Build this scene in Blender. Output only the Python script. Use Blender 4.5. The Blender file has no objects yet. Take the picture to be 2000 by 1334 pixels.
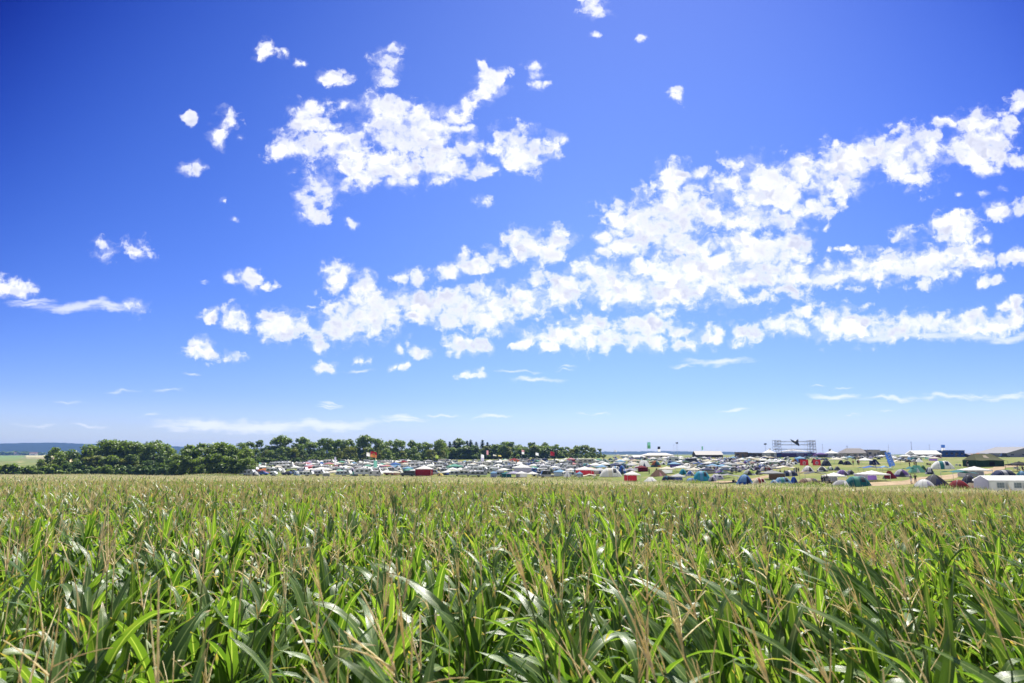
import bpy, bmesh, math, random
import numpy as np
from mathutils import Vector, Matrix, Euler

random.seed(11)
R = math.radians
scene = bpy.context.scene
col = scene.collection

# ---------------------------------------------------------------- camera
FPX = 2000 * 24.0 / 36.0            # focal length in photo pixels (2000 px wide)
TH = math.atan(219.0 / FPX)         # camera looks up by this much
CT, ST = math.cos(TH), math.sin(TH)
CZ = 2.85                           # eye height above the ground at the camera

def ray(px, py):
    a, b = (px - 1000.0) / FPX, (667.0 - py) / FPX
    return a, CT - b * ST, ST + b * CT          # X, Y(forward), Z
def at(px, py, Y):
    x, y, z = ray(px, py)
    k = Y / y
    return Vector((x * k, Y, CZ + z * k))
def pix(p):
    x, y, z = p[0], p[1], p[2] - CZ
    d = y * CT + z * ST
    v = -y * ST + z * CT
    return 1000 + FPX * x / d, 667 - FPX * v / d

cam = bpy.data.cameras.new('camera')
cam.lens, cam.sensor_width = 24.0, 36.0
cam.clip_start, cam.clip_end = 0.05, 30000
co = bpy.data.objects.new('camera', cam)
co.location = (0, 0, CZ)
co.rotation_euler = (math.pi / 2 + TH, 0, 0)
cam.dof.use_dof = True
cam.dof.focus_distance = 14.0
cam.dof.aperture_fstop = 3.5
col.objects.link(co)
scene.camera = co

# ---------------------------------------------------------------- ground shape
# per viewing column: photo x, edge distance of the maize, then (distance, height relative to the eye)
COLS = [
    (-900, 300, [(300, -11.0), (330, -11.3), (500, -11.6), (900, -12.6), (1500, -10.5), (2500, -5.6), (4000, -4), (9000, -4)]),
    (60,  290, [(290, -11.0), (320, -11.3), (500, -11.6), (900, -12.6), (1500, -10.5), (2500, -5.6), (4000, -4), (9000, -4)]),
    (340, 255, [(255, -10.2), (268, -9.9), (330, -9.0), (420, -8), (900, -8), (2500, -6), (9000, -6)]),
    (500, 226, [(226, -9.6), (236, -8.3), (252, -7.8), (300, -6.6), (340, -5.7), (380, -5.0), (450, -4.2), (900, -6), (9000, -6)]),
    (800, 214, [(214, -9.3), (226, -8.1), (246, -7.5), (300, -5.9), (350, -4.7), (400, -4.1), (470, -3.5), (900, -6), (9000, -6)]),
    (1000, 195, [(195, -9.1), (208, -7.9), (230, -7.2), (300, -5.2), (430, -3.4), (500, -2.8), (900, -6), (9000, -6)]),
    (1240, 160, [(160, -8.8), (172, -7.7), (200, -7.1), (250, -5.2), (300, -4.0), (400, -2.6), (480, -1.7), (700, -4), (9000, -6)]),
    (1450, 135, [(135, -8.3), (146, -7.0), (160, -6.6), (200, -5.0), (250, -3.8), (320, -2.8), (420, -1.8), (500, -1.6), (800, -4), (9000, -6)]),
    (1700, 112, [(112, -7.7), (122, -6.35), (132, -6.0), (160, -4.9), (200, -3.9), (260, -3.05), (330, -2.35), (440, -1.55), (500, -1.5), (800, -4), (9000, -6)]),
    (2000, 95, [(95, -7.2), (106, -6.0), (118, -5.6), (140, -4.5), (170, -3.6), (220, -2.85), (300, -2.1), (420, -1.45), (500, -1.4), (800, -4), (9000, -6)]),
    (2900, 75, [(75, -6.3), (86, -5.2), (118, -4.6), (170, -3.5), (220, -2.8), (300, -2.1), (420, -1.45), (500, -1.4), (800, -4), (9000, -6)]),
]
EDGE_ROW = [(-900, 927), (60, 927), (340, 929), (500, 930), (800, 931), (1000, 934), (1240, 941), (1450, 947), (1700, 953), (2000, 958), (2900, 968)]
TASSEL = 2.38
CU, CE, CP = [], [], []
for (px, ed, prof), (_p, row) in zip(COLS, EDGE_ROW):
    x, y, z = ray(px, row)
    CU.append(x / y)
    CE.append(ed)
    gz = z / y * ed - TASSEL                 # ground under the last maize row, seen over its tops
    pts = [(0.0, -CZ), (6.0, -CZ - 0.1), (ed, gz)] + [(ed + 3, gz + 0.1)] + [p for p in prof if p[0] > ed + 4]
    CP.append((np.array([p[0] for p in pts]), np.array([p[1] for p in pts])))
CU = np.array(CU); CE = np.array(CE, float)

def ground(x, y):
    x = np.asarray(x, float); y = np.asarray(y, float)
    u = x / np.maximum(y, 8.0)
    zs = np.stack([np.interp(np.maximum(y, 0), a, b) for a, b in CP])
    k = np.clip(np.searchsorted(CU, u) - 1, 0, len(CU) - 2)
    t = np.clip((u - CU[k]) / (CU[k + 1] - CU[k]), 0, 1)
    if zs.ndim == 1:
        z = zs[k] * (1 - t) + zs[k + 1] * t
    else:
        i = np.arange(zs.shape[1])
        z = zs[k, i] * (1 - t) + zs[k + 1, i] * t
    return z + CZ
def gz(x, y):
    return float(ground(np.array([x]), np.array([y]))[0])
def edge(u):
    return float(np.interp(u, CU, CE))
def on(px, row, back=0.0):
    """the place on the ground that the photo shows at this pixel: first crossing beyond the maize edge"""
    x, y, z = ray(px, row)
    u, s = x / y, z / y
    Y = np.arange(edge(u) + 1.5, 900, 0.5)
    g = ground(u * Y, Y) - CZ
    hit = np.nonzero(g >= s * Y)[0]
    Yh = Y[hit[0]] if len(hit) else 500.0
    Yh += back
    return Vector((u * Yh, Yh, gz(u * Yh, Yh)))

# ---------------------------------------------------------------- mesh helpers
class MB:
    """collects points and faces; build() links ONE mesh object"""
    def __init__(s):
        s.v, s.f, s.m, s.t, s.q = [], [], [], [], []
        s.sm = []
    def add(s, vs, fs, mat=0, tint=0.5, uv=None, smooth=False):
        o = len(s.v)
        s.v.extend([tuple(v) for v in vs])
        s.t.extend([tint] * len(vs))
        s.q.extend(uv if uv is not None else [(0, 0, 0)] * len(vs))
        for f in fs:
            s.f.append([i + o for i in f]); s.m.append(mat); s.sm.append(smooth)
        return s
    def box(s, c, d, mat=0, rz=0.0, taper=1.0, tint=0.5):
        x, y, z = d[0] / 2, d[1] / 2, d[2] / 2
        vs = []
        for sz, k in ((-1, 1.0), (1, taper)):
            for sx, sy in ((-1, -1), (1, -1), (1, 1), (-1, 1)):
                px, py = sx * x * k, sy * y * k
                vs.append((c[0] + px * math.cos(rz) - py * math.sin(rz), c[1] + px * math.sin(rz) + py * math.cos(rz), c[2] + sz * z))
        return s.add(vs, [(0, 3, 2, 1), (4, 5, 6, 7), (0, 1, 5, 4), (1, 2, 6, 5), (2, 3, 7, 6), (3, 0, 4, 7)], mat, tint)
    def tube(s, pts, rad, n=6, mat=0, tint=0.5, caps=True, smooth=True):
        pts = [Vector(p) for p in pts]
        rad = rad if isinstance(rad, (list, tuple)) else [rad] * len(pts)
        vs, fs = [], []
        for i, p in enumerate(pts):
            d = (pts[min(i + 1, len(pts) - 1)] - pts[max(i - 1, 0)])
            d = d.normalized() if d.length > 1e-9 else Vector((0, 0, 1))
            a = d.orthogonal().normalized() if abs(d.z) < 0.9 else Vector((1, 0, 0)) - d * d.x
            a.normalize(); b = d.cross(a)
            for k in range(n):
                w = 2 * math.pi * k / n
                vs.append(p + (a * math.cos(w) + b * math.sin(w)) * rad[i])
        for i in range(len(pts) - 1):
            for k in range(n):
                fs.append((i * n + k, i * n + (k + 1) % n, (i + 1) * n + (k + 1) % n, (i + 1) * n + k))
        if caps:
            fs.append(tuple(range(n))[::-1]); fs.append(tuple((len(pts) - 1) * n + k for k in range(n)))
        return s.add(vs, fs, mat, tint, None, smooth)
    def grid(s, fn, nu, nv, mat=0, tint=0.5, smooth=True):
        vs = [fn(i / nu, j / nv) for j in range(nv + 1) for i in range(nu + 1)]
        uv = [(i / nu, j / nv, 0) for j in range(nv + 1) for i in range(nu + 1)]
        w = nu + 1
        fs = [(j * w + i, j * w + i + 1, (j + 1) * w + i + 1, (j + 1) * w + i) for j in range(nv) for i in range(nu)]
        return s.add(vs, fs, mat, tint, uv, smooth)
    def mesh(s, name, mats):
        me = bpy.data.meshes.new(name)
        me.from_pydata(s.v, [], s.f)
        for m in (mats if isinstance(mats, (list, tuple)) else [mats]):
            me.materials.append(m)
        if s.f:
            me.polygons.foreach_set('material_index', s.m)
            me.polygons.foreach_set('use_smooth', s.sm)
        a = me.attributes.new('tint', 'FLOAT', 'POINT'); a.data.foreach_set('value', s.t)
        b = me.attributes.new('luv', 'FLOAT_VECTOR', 'POINT'); b.data.foreach_set('vector', [c for q in s.q for c in q])
        me.update()
        return me
    def build(s, name, mats, parent=None, loc=None, rz=0.0):
        o = bpy.data.objects.new(name, s.mesh(name, mats))
        col.objects.link(o)
        if parent is not None: o.parent = parent
        if loc is not None: o.location = loc
        o.rotation_euler = (0, 0, rz)
        return o

def tag(o, label=None, cat=None, group=None, kind=None):
    if label: o['label'] = label
    if cat: o['category'] = cat
    if group: o['group'] = group
    if kind: o['kind'] = kind
    return o
def empty(name, loc, rz=0.0, s=1.0):
    o = bpy.data.objects.new(name, None)
    o.location = loc; o.rotation_euler = (0, 0, rz); o.scale = (s, s, s)
    o.empty_display_size = 0.3
    col.objects.link(o)
    return o

# ---------------------------------------------------------------- materials
MATS = {}
def newmat(name):
    m = bpy.data.materials.new(name); m.use_nodes = True
    nt = m.node_tree; nt.nodes.clear()
    return m, nt, nt.nodes, nt.links
def paint(name, c, rough=0.6, spec=0.3, var=0.12, scale=1.5, metal=0.0, trans=0.0):
    """plain surface with a little procedural unevenness; trans > 0 lets light through (cloth)"""
    if name in MATS: return MATS[name]
    m, nt, N, L = newmat(name)
    out = N.new('ShaderNodeOutputMaterial'); b = N.new('ShaderNodeBsdfPrincipled')
    tc = N.new('ShaderNodeTexCoord'); nz = N.new('ShaderNodeTexNoise')
    nz.inputs['Scale'].default_value = scale; nz.inputs['Detail'].default_value = 4
    mr = N.new('ShaderNodeMapRange'); mr.inputs[3].default_value = 1 - var; mr.inputs[4].default_value = 1 + var
    mx = N.new('ShaderNodeMix'); mx.data_type = 'RGBA'; mx.blend_type = 'MULTIPLY'; mx.inputs[0].default_value = 1
    mx.inputs[6].default_value = (*c, 1)
    L.new(tc.outputs['Object'], nz.inputs['Vector']); L.new(nz.outputs['Fac'], mr.inputs[0])
    L.new(mr.outputs[0], mx.inputs[7]); L.new(mx.outputs[2], b.inputs['Base Color'])
    b.inputs['Roughness'].default_value = rough; b.inputs['Specular IOR Level'].default_value = spec
    b.inputs['Metallic'].default_value = metal
    if trans > 0:
        tr = N.new('ShaderNodeBsdfTranslucent'); ms = N.new('ShaderNodeMixShader'); ms.inputs[0].default_value = trans
        L.new(mx.outputs[2], tr.inputs['Color'])
        L.new(b.outputs[0], ms.inputs[1]); L.new(tr.outputs[0], ms.inputs[2]); L.new(ms.outputs[0], out.inputs['Surface'])
    else:
        L.new(b.outputs[0], out.inputs['Surface'])
    MATS[name] = m
    return m

def leafmat(name, dark, light, dry, rough, spec, trans, tcol, stripes=False, objvar=0.25):
    """foliage: colour runs between dark and light by the per-leaf 'tint', with dry patches by noise"""
    m, nt, N, L = newmat(name)
    out = N.new('ShaderNodeOutputMaterial'); b = N.new('ShaderNodeBsdfPrincipled')
    at_ = N.new('ShaderNodeAttribute'); at_.attribute_name = 'tint'
    oi = N.new('ShaderNodeObjectInfo')
    ad = N.new('ShaderNodeMath'); ad.operation = 'MULTIPLY_ADD'; ad.inputs[1].default_value = objvar
    L.new(oi.outputs['Random'], ad.inputs[0]); L.new(at_.outputs['Fac'], ad.inputs[2])
    mx = N.new('ShaderNodeMix'); mx.data_type = 'RGBA'; mx.inputs[6].default_value = (*dark, 1); mx.inputs[7].default_value = (*light, 1)
    L.new(ad.outputs[0], mx.inputs[0])
    c = mx.outputs[2]
    if dry is not None:
        tc = N.new('ShaderNodeTexCoord'); nz = N.new('ShaderNodeTexNoise'); nz.inputs['Scale'].default_value = 3.0; nz.inputs['Detail'].default_value = 3
        L.new(tc.outputs['Object'], nz.inputs['Vector'])
        mr = N.new('ShaderNodeMapRange'); mr.inputs[1].default_value = 0.6; mr.inputs[2].default_value = 0.75; mr.inputs[4].default_value = 0.6
        L.new(nz.outputs['Fac'], mr.inputs[0])
        m2 = N.new('ShaderNodeMix'); m2.data_type = 'RGBA'; m2.inputs[7].default_value = (*dry, 1)
        L.new(mr.outputs[0], m2.inputs[0]); L.new(c, m2.inputs[6]); c = m2.outputs[2]
    if stripes:
        lu = N.new('ShaderNodeAttribute'); lu.attribute_name = 'luv'
        sp = N.new('ShaderNodeSeparateXYZ'); L.new(lu.outputs['Vector'], sp.inputs[0])
        # pale midrib
        ab = N.new('ShaderNodeMath'); ab.operation = 'ABSOLUTE'; L.new(sp.outputs['X'], ab.inputs[0])
        mr = N.new('ShaderNodeMapRange'); mr.inputs[1].default_value = 0.05; mr.inputs[2].default_value = 0.14; mr.inputs[3].default_value = 0.75; mr.inputs[4].default_value = 0.0
        L.new(ab.outputs[0], mr.inputs[0])
        # fine parallel veins
        sn = N.new('ShaderNodeMath'); sn.operation = 'SINE'; mu = N.new('ShaderNodeMath'); mu.operation = 'MULTIPLY'; mu.inputs[1].default_value = 42
        L.new(sp.outputs['X'], mu.inputs[0]); L.new(mu.outputs[0], sn.inputs[0])
        m3 = N.new('ShaderNodeMix'); m3.data_type = 'RGBA'; m3.blend_type = 'MULTIPLY'; m3.inputs[0].default_value = 1
        mv = N.new('ShaderNodeMapRange'); mv.inputs[1].default_value = -1; mv.inputs[3].default_value = 0.78; mv.inputs[4].default_value = 1.12
        L.new(sn.outputs[0], mv.inputs[0]); L.new(c, m3.inputs[6]); L.new(mv.outputs[0], m3.inputs[7])
        m4 = N.new('ShaderNodeMix'); m4.data_type = 'RGBA'; m4.inputs[7].default_value = (0.34, 0.42, 0.16, 1)
        L.new(mr.outputs[0], m4.inputs[0]); L.new(m3.outputs[2], m4.inputs[6]); c = m4.outputs[2]
        tn = N.new('ShaderNodeMath'); tn.operation = 'MULTIPLY_ADD'; tn.inputs[1].default_value = 0.35; L.new(nz.outputs['Fac'], tn.inputs[0]); L.new(sp.outputs['Y'], tn.inputs[2])
        tr_ = N.new('ShaderNodeMapRange'); tr_.inputs[1].default_value = 1.10; tr_.inputs[2].default_value = 1.18; L.new(tn.outputs[0], tr_.inputs[0])
        m5 = N.new('ShaderNodeMix'); m5.data_type = 'RGBA'; m5.inputs[7].default_value = (0.33, 0.24, 0.11, 1)
        L.new(tr_.outputs[0], m5.inputs[0]); L.new(c, m5.inputs[6]); c = m5.outputs[2]
        bp = N.new('ShaderNodeBump'); bp.inputs['Strength'].default_value = 0.25; bp.inputs['Distance'].default_value = 0.002
        L.new(sn.outputs[0], bp.inputs['Height']); L.new(bp.outputs[0], b.inputs['Normal'])
    L.new(c, b.inputs['Base Color'])
    b.inputs['Roughness'].default_value = rough; b.inputs['Specular IOR Level'].default_value = spec
    if trans > 0:
        tr = N.new('ShaderNodeBsdfTranslucent'); ms = N.new('ShaderNodeMixShader'); ms.inputs[0].default_value = trans
        mt = N.new('ShaderNodeMix'); mt.data_type = 'RGBA'; mt.blend_type = 'MULTIPLY'; mt.inputs[0].default_value = 1; mt.inputs[7].default_value = (*tcol, 1)
        L.new(c, mt.inputs[6]); L.new(mt.outputs[2], tr.inputs['Color'])
        L.new(b.outputs[0], ms.inputs[1]); L.new(tr.outputs[0], ms.inputs[2]); L.new(ms.outputs[0], out.inputs['Surface'])
    else:
        L.new(b.outputs[0], out.inputs['Surface'])
    MATS[name] = m
    return m

M_LEAF = leafmat('maize_leaf', (0.040, 0.095, 0.017), (0.118, 0.200, 0.036), (0.27, 0.27, 0.09), 0.37, 0.72, 0.42, (2.2, 2.25, 0.75), stripes=True)
M_STALK = leafmat('maize_stalk', (0.10, 0.16, 0.035), (0.17, 0.22, 0.06), (0.26, 0.22, 0.10), 0.5, 0.4, 0.0, (1, 1, 1))
M_TASSEL = leafmat('maize_tassel', (0.76, 0.64, 0.36), (0.88, 0.82, 0.54), (0.82, 0.71, 0.44), 0.75, 0.2, 0.34, (1.2, 1.15, 1.0))
M_TREE = leafmat('tree_leaves', (0.058, 0.110, 0.018), (0.185, 0.255, 0.042), None, 0.5, 0.3, 0.32, (1.5, 1.6, 0.7))
M_TREE2 = leafmat('tree_leaves_yellow', (0.095, 0.14, 0.018), (0.24, 0.27, 0.04), None, 0.55, 0.25, 0.25, (1.5, 1.5, 0.6))
M_FIR = leafmat('conifer_needles', (0.040, 0.078, 0.024), (0.110, 0.165, 0.046), None, 0.6, 0.2, 0.15, (1.3, 1.5, 0.8))
M_BUSH = leafmat('bush_leaves', (0.05, 0.10, 0.018), (0.12, 0.19, 0.035), None, 0.55, 0.25, 0.25, (1.5, 1.6, 0.6))
M_BARK = paint('bark', (0.11, 0.085, 0.06), 0.9, 0.1, 0.4, 4)
# ---------------------------------------------------------------- sun, sky and clouds
SUN_EL, SUN_AZ = R(59), R(22)       # sun stands high beyond the field, a little to the right
sd = Vector((math.cos(SUN_EL) * math.sin(SUN_AZ), math.cos(SUN_EL) * math.cos(SUN_AZ), math.sin(SUN_EL)))
sl = bpy.data.lights.new('sun', 'SUN'); sl.energy = 5.0; sl.angle = R(0.53); sl.color = (1.0, 0.955, 0.88)
so = bpy.data.objects.new('sun', sl); so.rotation_euler = sd.to_track_quat('Z', 'Y').to_euler(); so.location = sd * 100
col.objects.link(so)

PUFFS = """601 229 38 38|558 284 30 30|604 291 46 34|675 284 50 38|682 320 30 24|727 180 22 14 .55|682 210 34 18 .5|747 213 40 32|786 242 80 44|792 196 32 18 .6|825 235 55 35|854 255 42 34|792 268 60 24
890 226 26 22 .8|896 248 30 15 .6|916 281 20 14 .8|740 317 48 34|711 340 30 22|792 330 58 34|786 352 40 14|864 320 52 34|844 287 18 18|922 327 48 20|1007 287 44 38|1020 313 46 22|1060 286 36 16|1088 274 18 9|630 362 40 27|592 388 26 18|614 417 26 20|675 352 20 16 .8
753 122 28 25 .8|766 94 14 12 .8|757 148 15 16 .6|958 161 27 30|942 128 13 9 .7|948 187 18 12|916 200 17 12|1041 138 15 16 .8|1046 167 14 12|1065 164 12 7 .6|640 146 18 12 .8|666 156 18 9 .7|516 102 14 14 .6|549 107 14 7 .5|586 128 14 8 .5|939 404 21 14 .6|692 434 13 12 .5
372 226 12 12 .8|452 222 25 18 .8|432 268 18 20 .7|482 266 14 10 .4|372 322 28 12 .8|437 390 8 6 .6|456 430 9 7 .7|205 497 20 20 .55|268 488 30 22 .5|450 540 15 10 .8|487 547 26 18 .8|530 553 18 8 .6|417 612 14 13|460 617 18 19 .8|550 635 46 24 1.1|530 628 26 16|395 682 32 18 1.1|452 688 26 13|636 718 19 11 .8|712 700 24 9 .6|780 716 22 8 .5|815 684 19 10 .8|778 686 10 7 .7|918 674 46 15 1.1|905 668 26 14|657 540 23 26|920 730 30 9 .8|20 565 44 16|265 597 25 15 .7
1165 20 20 18|1255 70 14 9 .5|1158 67 8 7 .6|1315 178 10 13 .8|622 672 22 17|618 647 16 15|658 634 40 28 1.1|712 611 70 38 1.2|708 557 34 20|757 611 36 24 1.1|802 544 32 15|793 580 34 25|838 593 46 30 1.1|816 620 22 15|888 602 36 35 1.1|883 630 20 14|951 602 50 36 1.2|933 575 27 17
874 537 29 17|920 517 39 19 1.1|973 506 36 20|1023 472 33 30 1.1|1050 490 46 24|1090 463 24 26|1077 494 28 17|1050 544 20 20 .7|1131 526 25 19|1032 589 46 26 1.1|1095 571 50 31 1.1
1175 477 21 28|1214 426 26 23|1192 554 62 40 1.2|1243 516 36 26|1269 435 72 50 1.1|1320 418 72 46 1.1|1320 350 42 32 .8|1354 380 22 25|1367 337 22 18|1277 477 86 36|1413 363 40 34|1439 320 34 18 .5|1490 350 60 36 1.1|1430 430 70 26|1500 420 70 26|1503 380 70 30|1575 341 50 40|1566 320 28 19|1580 402 50 18 .8|1630 392 34 14 .7|1650 325 52 40 1.1|1630 358 55 26|1690 295 44 28|1779 303 60 40 1.2|1740 300 40 34 1.1|1787 341 32 20|1800 278 36 20|1864 295 48 28|1920 270 52 40 1.2|1890 285 40 30|1898 307 26 18|1915 329 18 14|1965 255 30 24|1997 312 26 14|1995 201 18 20 .8|1838 240 25 12 .8|1911 227 24 15 .8
1405 486 90 26 .9|1481 494 84 40 1.1|1390 535 90 44 1.2|1460 530 80 44 1.2|1250 560 70 36 1.2|1330 548 80 38 1.2|1511 537 70 38 1.1|1545 473 44 30 .8|1235 571 80 24|1583 439 44 9 .4|1583 545 58 18|1647 533 60 22 1.1|1700 523 50 26 1.1|1740 515 45 26 1.1|1790 516 60 28 1.1|1840 512 50 30 1.1|1894 499 42 26 1.1|1928 545 28 12|1643 488 28 8 .5|1762 456 26 19|1838 443 28 20|1872 443 38 28 .8|1953 418 27 18|1906 460 34 12 .7|1949 367 14 12 .4|1915 378 9 7 .7|1885 380 7 6 .6|1996 405 14 14|1979 503 38 14 .7
1040 660 38 17|1090 650 36 26|1075 680 26 12|1150 640 42 28 1.1|1160 665 60 20|1250 635 38 28 1.1|1240 665 56 18|1325 640 28 26|1340 668 30 14|1400 645 17 14|1390 655 28 13|1460 650 38 19|1530 640 46 22|1570 612 23 11|1640 630 50 29 1.1|1700 640 60 25 1.1|1770 640 70 25 1.1|1850 640 70 23 1.1|1930 630 50 23 1.1|1990 620 40 28|1975 595 30 15"""
STREAKS = """150 597 110 10 .8|60 588 50 8 .7|220 602 60 9 .8|1850 658 200 9 .8|1415 705 70 8 .75|1340 713 50 5 .5|1050 742 50 7 .8|1800 780 230 7 .75|1940 775 90 6 .6|1960 659 50 5 .5|1430 793 44 6 .6|520 829 230 13 .8|420 826 80 9 .7|620 832 90 8 .5|790 820 48 8 .7|960 808 44 6 .7|870 806 44 5 .6|640 786 28 7 .5|280 760 110 7 .35|130 780 60 7 .35|1110 718 30 6 .5|400 548 14 5 .5|370 728 26 4 .5|700 718 50 5 .5|1020 726 60 5 .45|120 826 110 7 .4|1620 760 60 4 .4|1160 806 50 4 .4|300 808 50 5 .35|1700 812 60 4 .3"""

w = bpy.data.worlds.new('World'); scene.world = w; w.use_nodes = True
nt = w.node_tree; N, L = nt.nodes, nt.links
N.clear()
def math_(op, a, b=None, c=None, clamp=False):
    n = N.new('ShaderNodeMath'); n.operation = op; n.use_clamp = clamp
    for i, x in enumerate((a, b, c)):
        if x is None: continue
        if isinstance(x, (int, float)): n.inputs[i].default_value = x
        else: L.new(x, n.inputs[i])
    return n.outputs[0]
def vmath(op, a, b=None, c=None, out=0):
    n = N.new('ShaderNodeVectorMath'); n.operation = op
    for i, x in enumerate((a, b, c)):
        if x is None: continue
        if isinstance(x, (tuple, list)): n.inputs[i].default_value = x
        else: L.new(x, n.inputs[i])
    return n.outputs[out]
def noise(vec, scale, detail, rough=0.55, dist=0.0):
    n = N.new('ShaderNodeTexNoise'); n.noise_dimensions = '3D'
    n.inputs['Scale'].default_value = scale; n.inputs['Detail'].default_value = detail; n.inputs['Roughness'].default_value = rough; n.inputs['Distortion'].default_value = dist
    L.new(vec, n.inputs['Vector'])
    return n
sky = N.new('ShaderNodeTexSky'); sky.sky_type = 'NISHITA'; sky.sun_disc = False
sky.sun_elevation = SUN_EL; sky.sun_rotation = SUN_AZ
sky.altitude = 300; sky.air_density = 1.0; sky.dust_density = 0.6; sky.ozone_density = 3.0
hs = N.new('ShaderNodeHueSaturation'); hs.inputs['Saturation'].default_value = 1.22; hs.inputs['Hue'].default_value = 0.508
L.new(sky.outputs[0], hs.inputs['Color'])
SKY_STRENGTH = 0.058
tc = N.new('ShaderNodeTexCoord')
# direction projected from the sphere onto the plane that faces the slope of the sky over the camp (fixed in the world)
ax = vmath('DOT_PRODUCT', tc.outputs['Generated'], (1, 0, 0), out=1)
ay = vmath('DOT_PRODUCT', tc.outputs['Generated'], (0, CT, ST), out=1)
az = vmath('DOT_PRODUCT', tc.outputs['Generated'], (0, -ST, CT), out=1)
ayc = math_('MAXIMUM', ay, 0.05)
cx = math_('DIVIDE', ax, ayc); cz = math_('DIVIDE', az, ayc)
cmb = N.new('ShaderNodeCombineXYZ'); L.new(cx, cmb.inputs[0]); L.new(cz, cmb.inputs[1])
P = cmb.outputs[0]                                  # 1 unit = 1333 photo px
n1 = noise(P, 11.0, 3.0)
n2 = noise(P, 46.0, 3.0)
wv = vmath('SUBTRACT', n1.outputs['Color'], (0.5, 0.5, 0.5))
wv2 = vmath('SUBTRACT', n2.outputs['Color'], (0.5, 0.5, 0.5))
Pw = vmath('ADD', P, vmath('MULTIPLY', wv, (0.050, 0.040, 0.0)))
Pw = vmath('ADD', Pw, vmath('MULTIPLY', wv2, (0.016, 0.014, 0.0)))
def field(text, asp, space):
    best = None
    for item in text.replace('\n', '|').split('|'):
        q = [float(x) for x in item.split()]
        amp = q[4] if len(q) > 4 else 1.0
        cx_, cy_, rx, ry = (q[0] - 1000) / FPX, (667 - q[1]) / FPX, q[2] / FPX, q[3] / FPX
        # an ellipse is one circle, or a short row of circles, in the stretched space
        if amp < .95: amp = min(1.0, amp + .22)
        if asp < 2 and max(rx, ry) < 21 / FPX: rx, ry = rx * 1.25, ry * 1.25
        ry2 = ry * asp
        r = min(rx, ry2)
        nx = max(1, int(round((max(rx, ry2) - r) / (r * 0.55))) + 1) if max(rx, ry2) > 1.25 * r else 1
        nx = min(nx, 4)
        for i in range(nx):
            o = 0 if nx == 1 else (2 * i / (nx - 1) - 1) * (max(rx, ry2) - r)
            c = (cx_ + o, cy_ * asp, 0) if rx > ry2 else (cx_, cy_ * asp + o, 0)
            d = vmath('DISTANCE', space, c, out=1)
            f = math_('MULTIPLY_ADD', d, -1.0 / (r * 1.30), amp)
            best = f if best is None else math_('MAXIMUM', best, f)
    return best
f1 = field(PUFFS, 1.35, vmath('MULTIPLY', Pw, (1, 1.35, 1)))
f2 = field(STREAKS, 9.0, vmath('MULTIPLY', Pw, (1, 9.0, 1)))
fine = noise(vmath('ADD', P, vmath('MULTIPLY', wv2, (0.02, 0.02, 0))), 24.0, 8.0, 0.6)
stre = noise(vmath('MULTIPLY', P, (1, 7, 1)), 22.0, 6.0, 0.6)
def sstep(x, a, b, lo=0.0, hi=1.0):
    n = N.new('ShaderNodeMapRange'); n.interpolation_type = 'SMOOTHSTEP'
    n.inputs[1].default_value = a; n.inputs[2].default_value = b; n.inputs[3].default_value = lo; n.inputs[4].default_value = hi
    L.new(x, n.inputs[0]); return n.outputs[0]
# streaks that rise to the right run through the banks of cloud
rot = N.new('ShaderNodeVectorRotate'); rot.rotation_type = 'Z_AXIS'; rot.inputs['Angle'].default_value = R(-13); L.new(Pw, rot.inputs['Vector'])
strk = noise(vmath('MULTIPLY', rot.outputs[0], (1.0, 3.4, 1.0)), 13.0, 4.0, 0.55)
crisp = noise(vmath('ADD', P, vmath('MULTIPLY', wv2, (0.014, 0.014, 0))), 62.0, 7.0, 0.6)
tex = math_('ADD', math_('MULTIPLY', math_('SUBTRACT', fine.outputs['Fac'], 0.5), 2.1), math_('MULTIPLY', math_('SUBTRACT', crisp.outputs['Fac'], 0.5), 2.0))
tex = math_('ADD', tex, math_('MULTIPLY', math_('SUBTRACT', strk.outputs['Fac'], 0.5), 1.3))
solid_ = sstep(f1, 0.25, 0.75)
tex = math_('MULTIPLY', tex, math_('MULTIPLY_ADD', solid_, -0.42, 1.12))
d1 = math_('ADD', tex, math_('MINIMUM', f1, 0.66))
a1 = sstep(d1, 0.06, 0.88)
wisp = math_('MULTIPLY', sstep(math_('MULTIPLY_ADD', math_('SUBTRACT', crisp.outputs['Fac'], 0.5), 2.2, math_('MULTIPLY_ADD', math_('SUBTRACT', strk.outputs['Fac'], 0.5), 1.5, f1)), -0.12, 0.8), 0.30)
d2 = math_('MULTIPLY_ADD', math_('SUBTRACT', stre.outputs['Fac'], 0.5), 1.15, f2)
a2 = math_('MULTIPLY', sstep(d2, 0.05, 0.95), 0.6)
alpha = math_('MAXIMUM', math_('MAXIMUM', a1, a2), wisp, clamp=True)
# unseen broken cloud added overhead and behind, as fill light for the shade
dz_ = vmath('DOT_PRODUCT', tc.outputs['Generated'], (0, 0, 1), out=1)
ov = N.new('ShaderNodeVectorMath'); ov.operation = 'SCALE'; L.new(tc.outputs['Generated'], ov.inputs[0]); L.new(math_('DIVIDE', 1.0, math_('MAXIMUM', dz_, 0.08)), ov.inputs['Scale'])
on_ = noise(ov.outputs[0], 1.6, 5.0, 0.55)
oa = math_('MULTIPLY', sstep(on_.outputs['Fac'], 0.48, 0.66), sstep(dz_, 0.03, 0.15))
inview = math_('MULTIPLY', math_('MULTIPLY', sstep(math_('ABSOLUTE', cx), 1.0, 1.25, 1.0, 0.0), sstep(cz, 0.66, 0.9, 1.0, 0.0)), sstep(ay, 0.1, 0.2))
keep = sstep(vmath('DOT_PRODUCT', tc.outputs['Generated'], tuple(sd), out=1), 0.955, 0.985, 1.0, 0.0)
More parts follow.
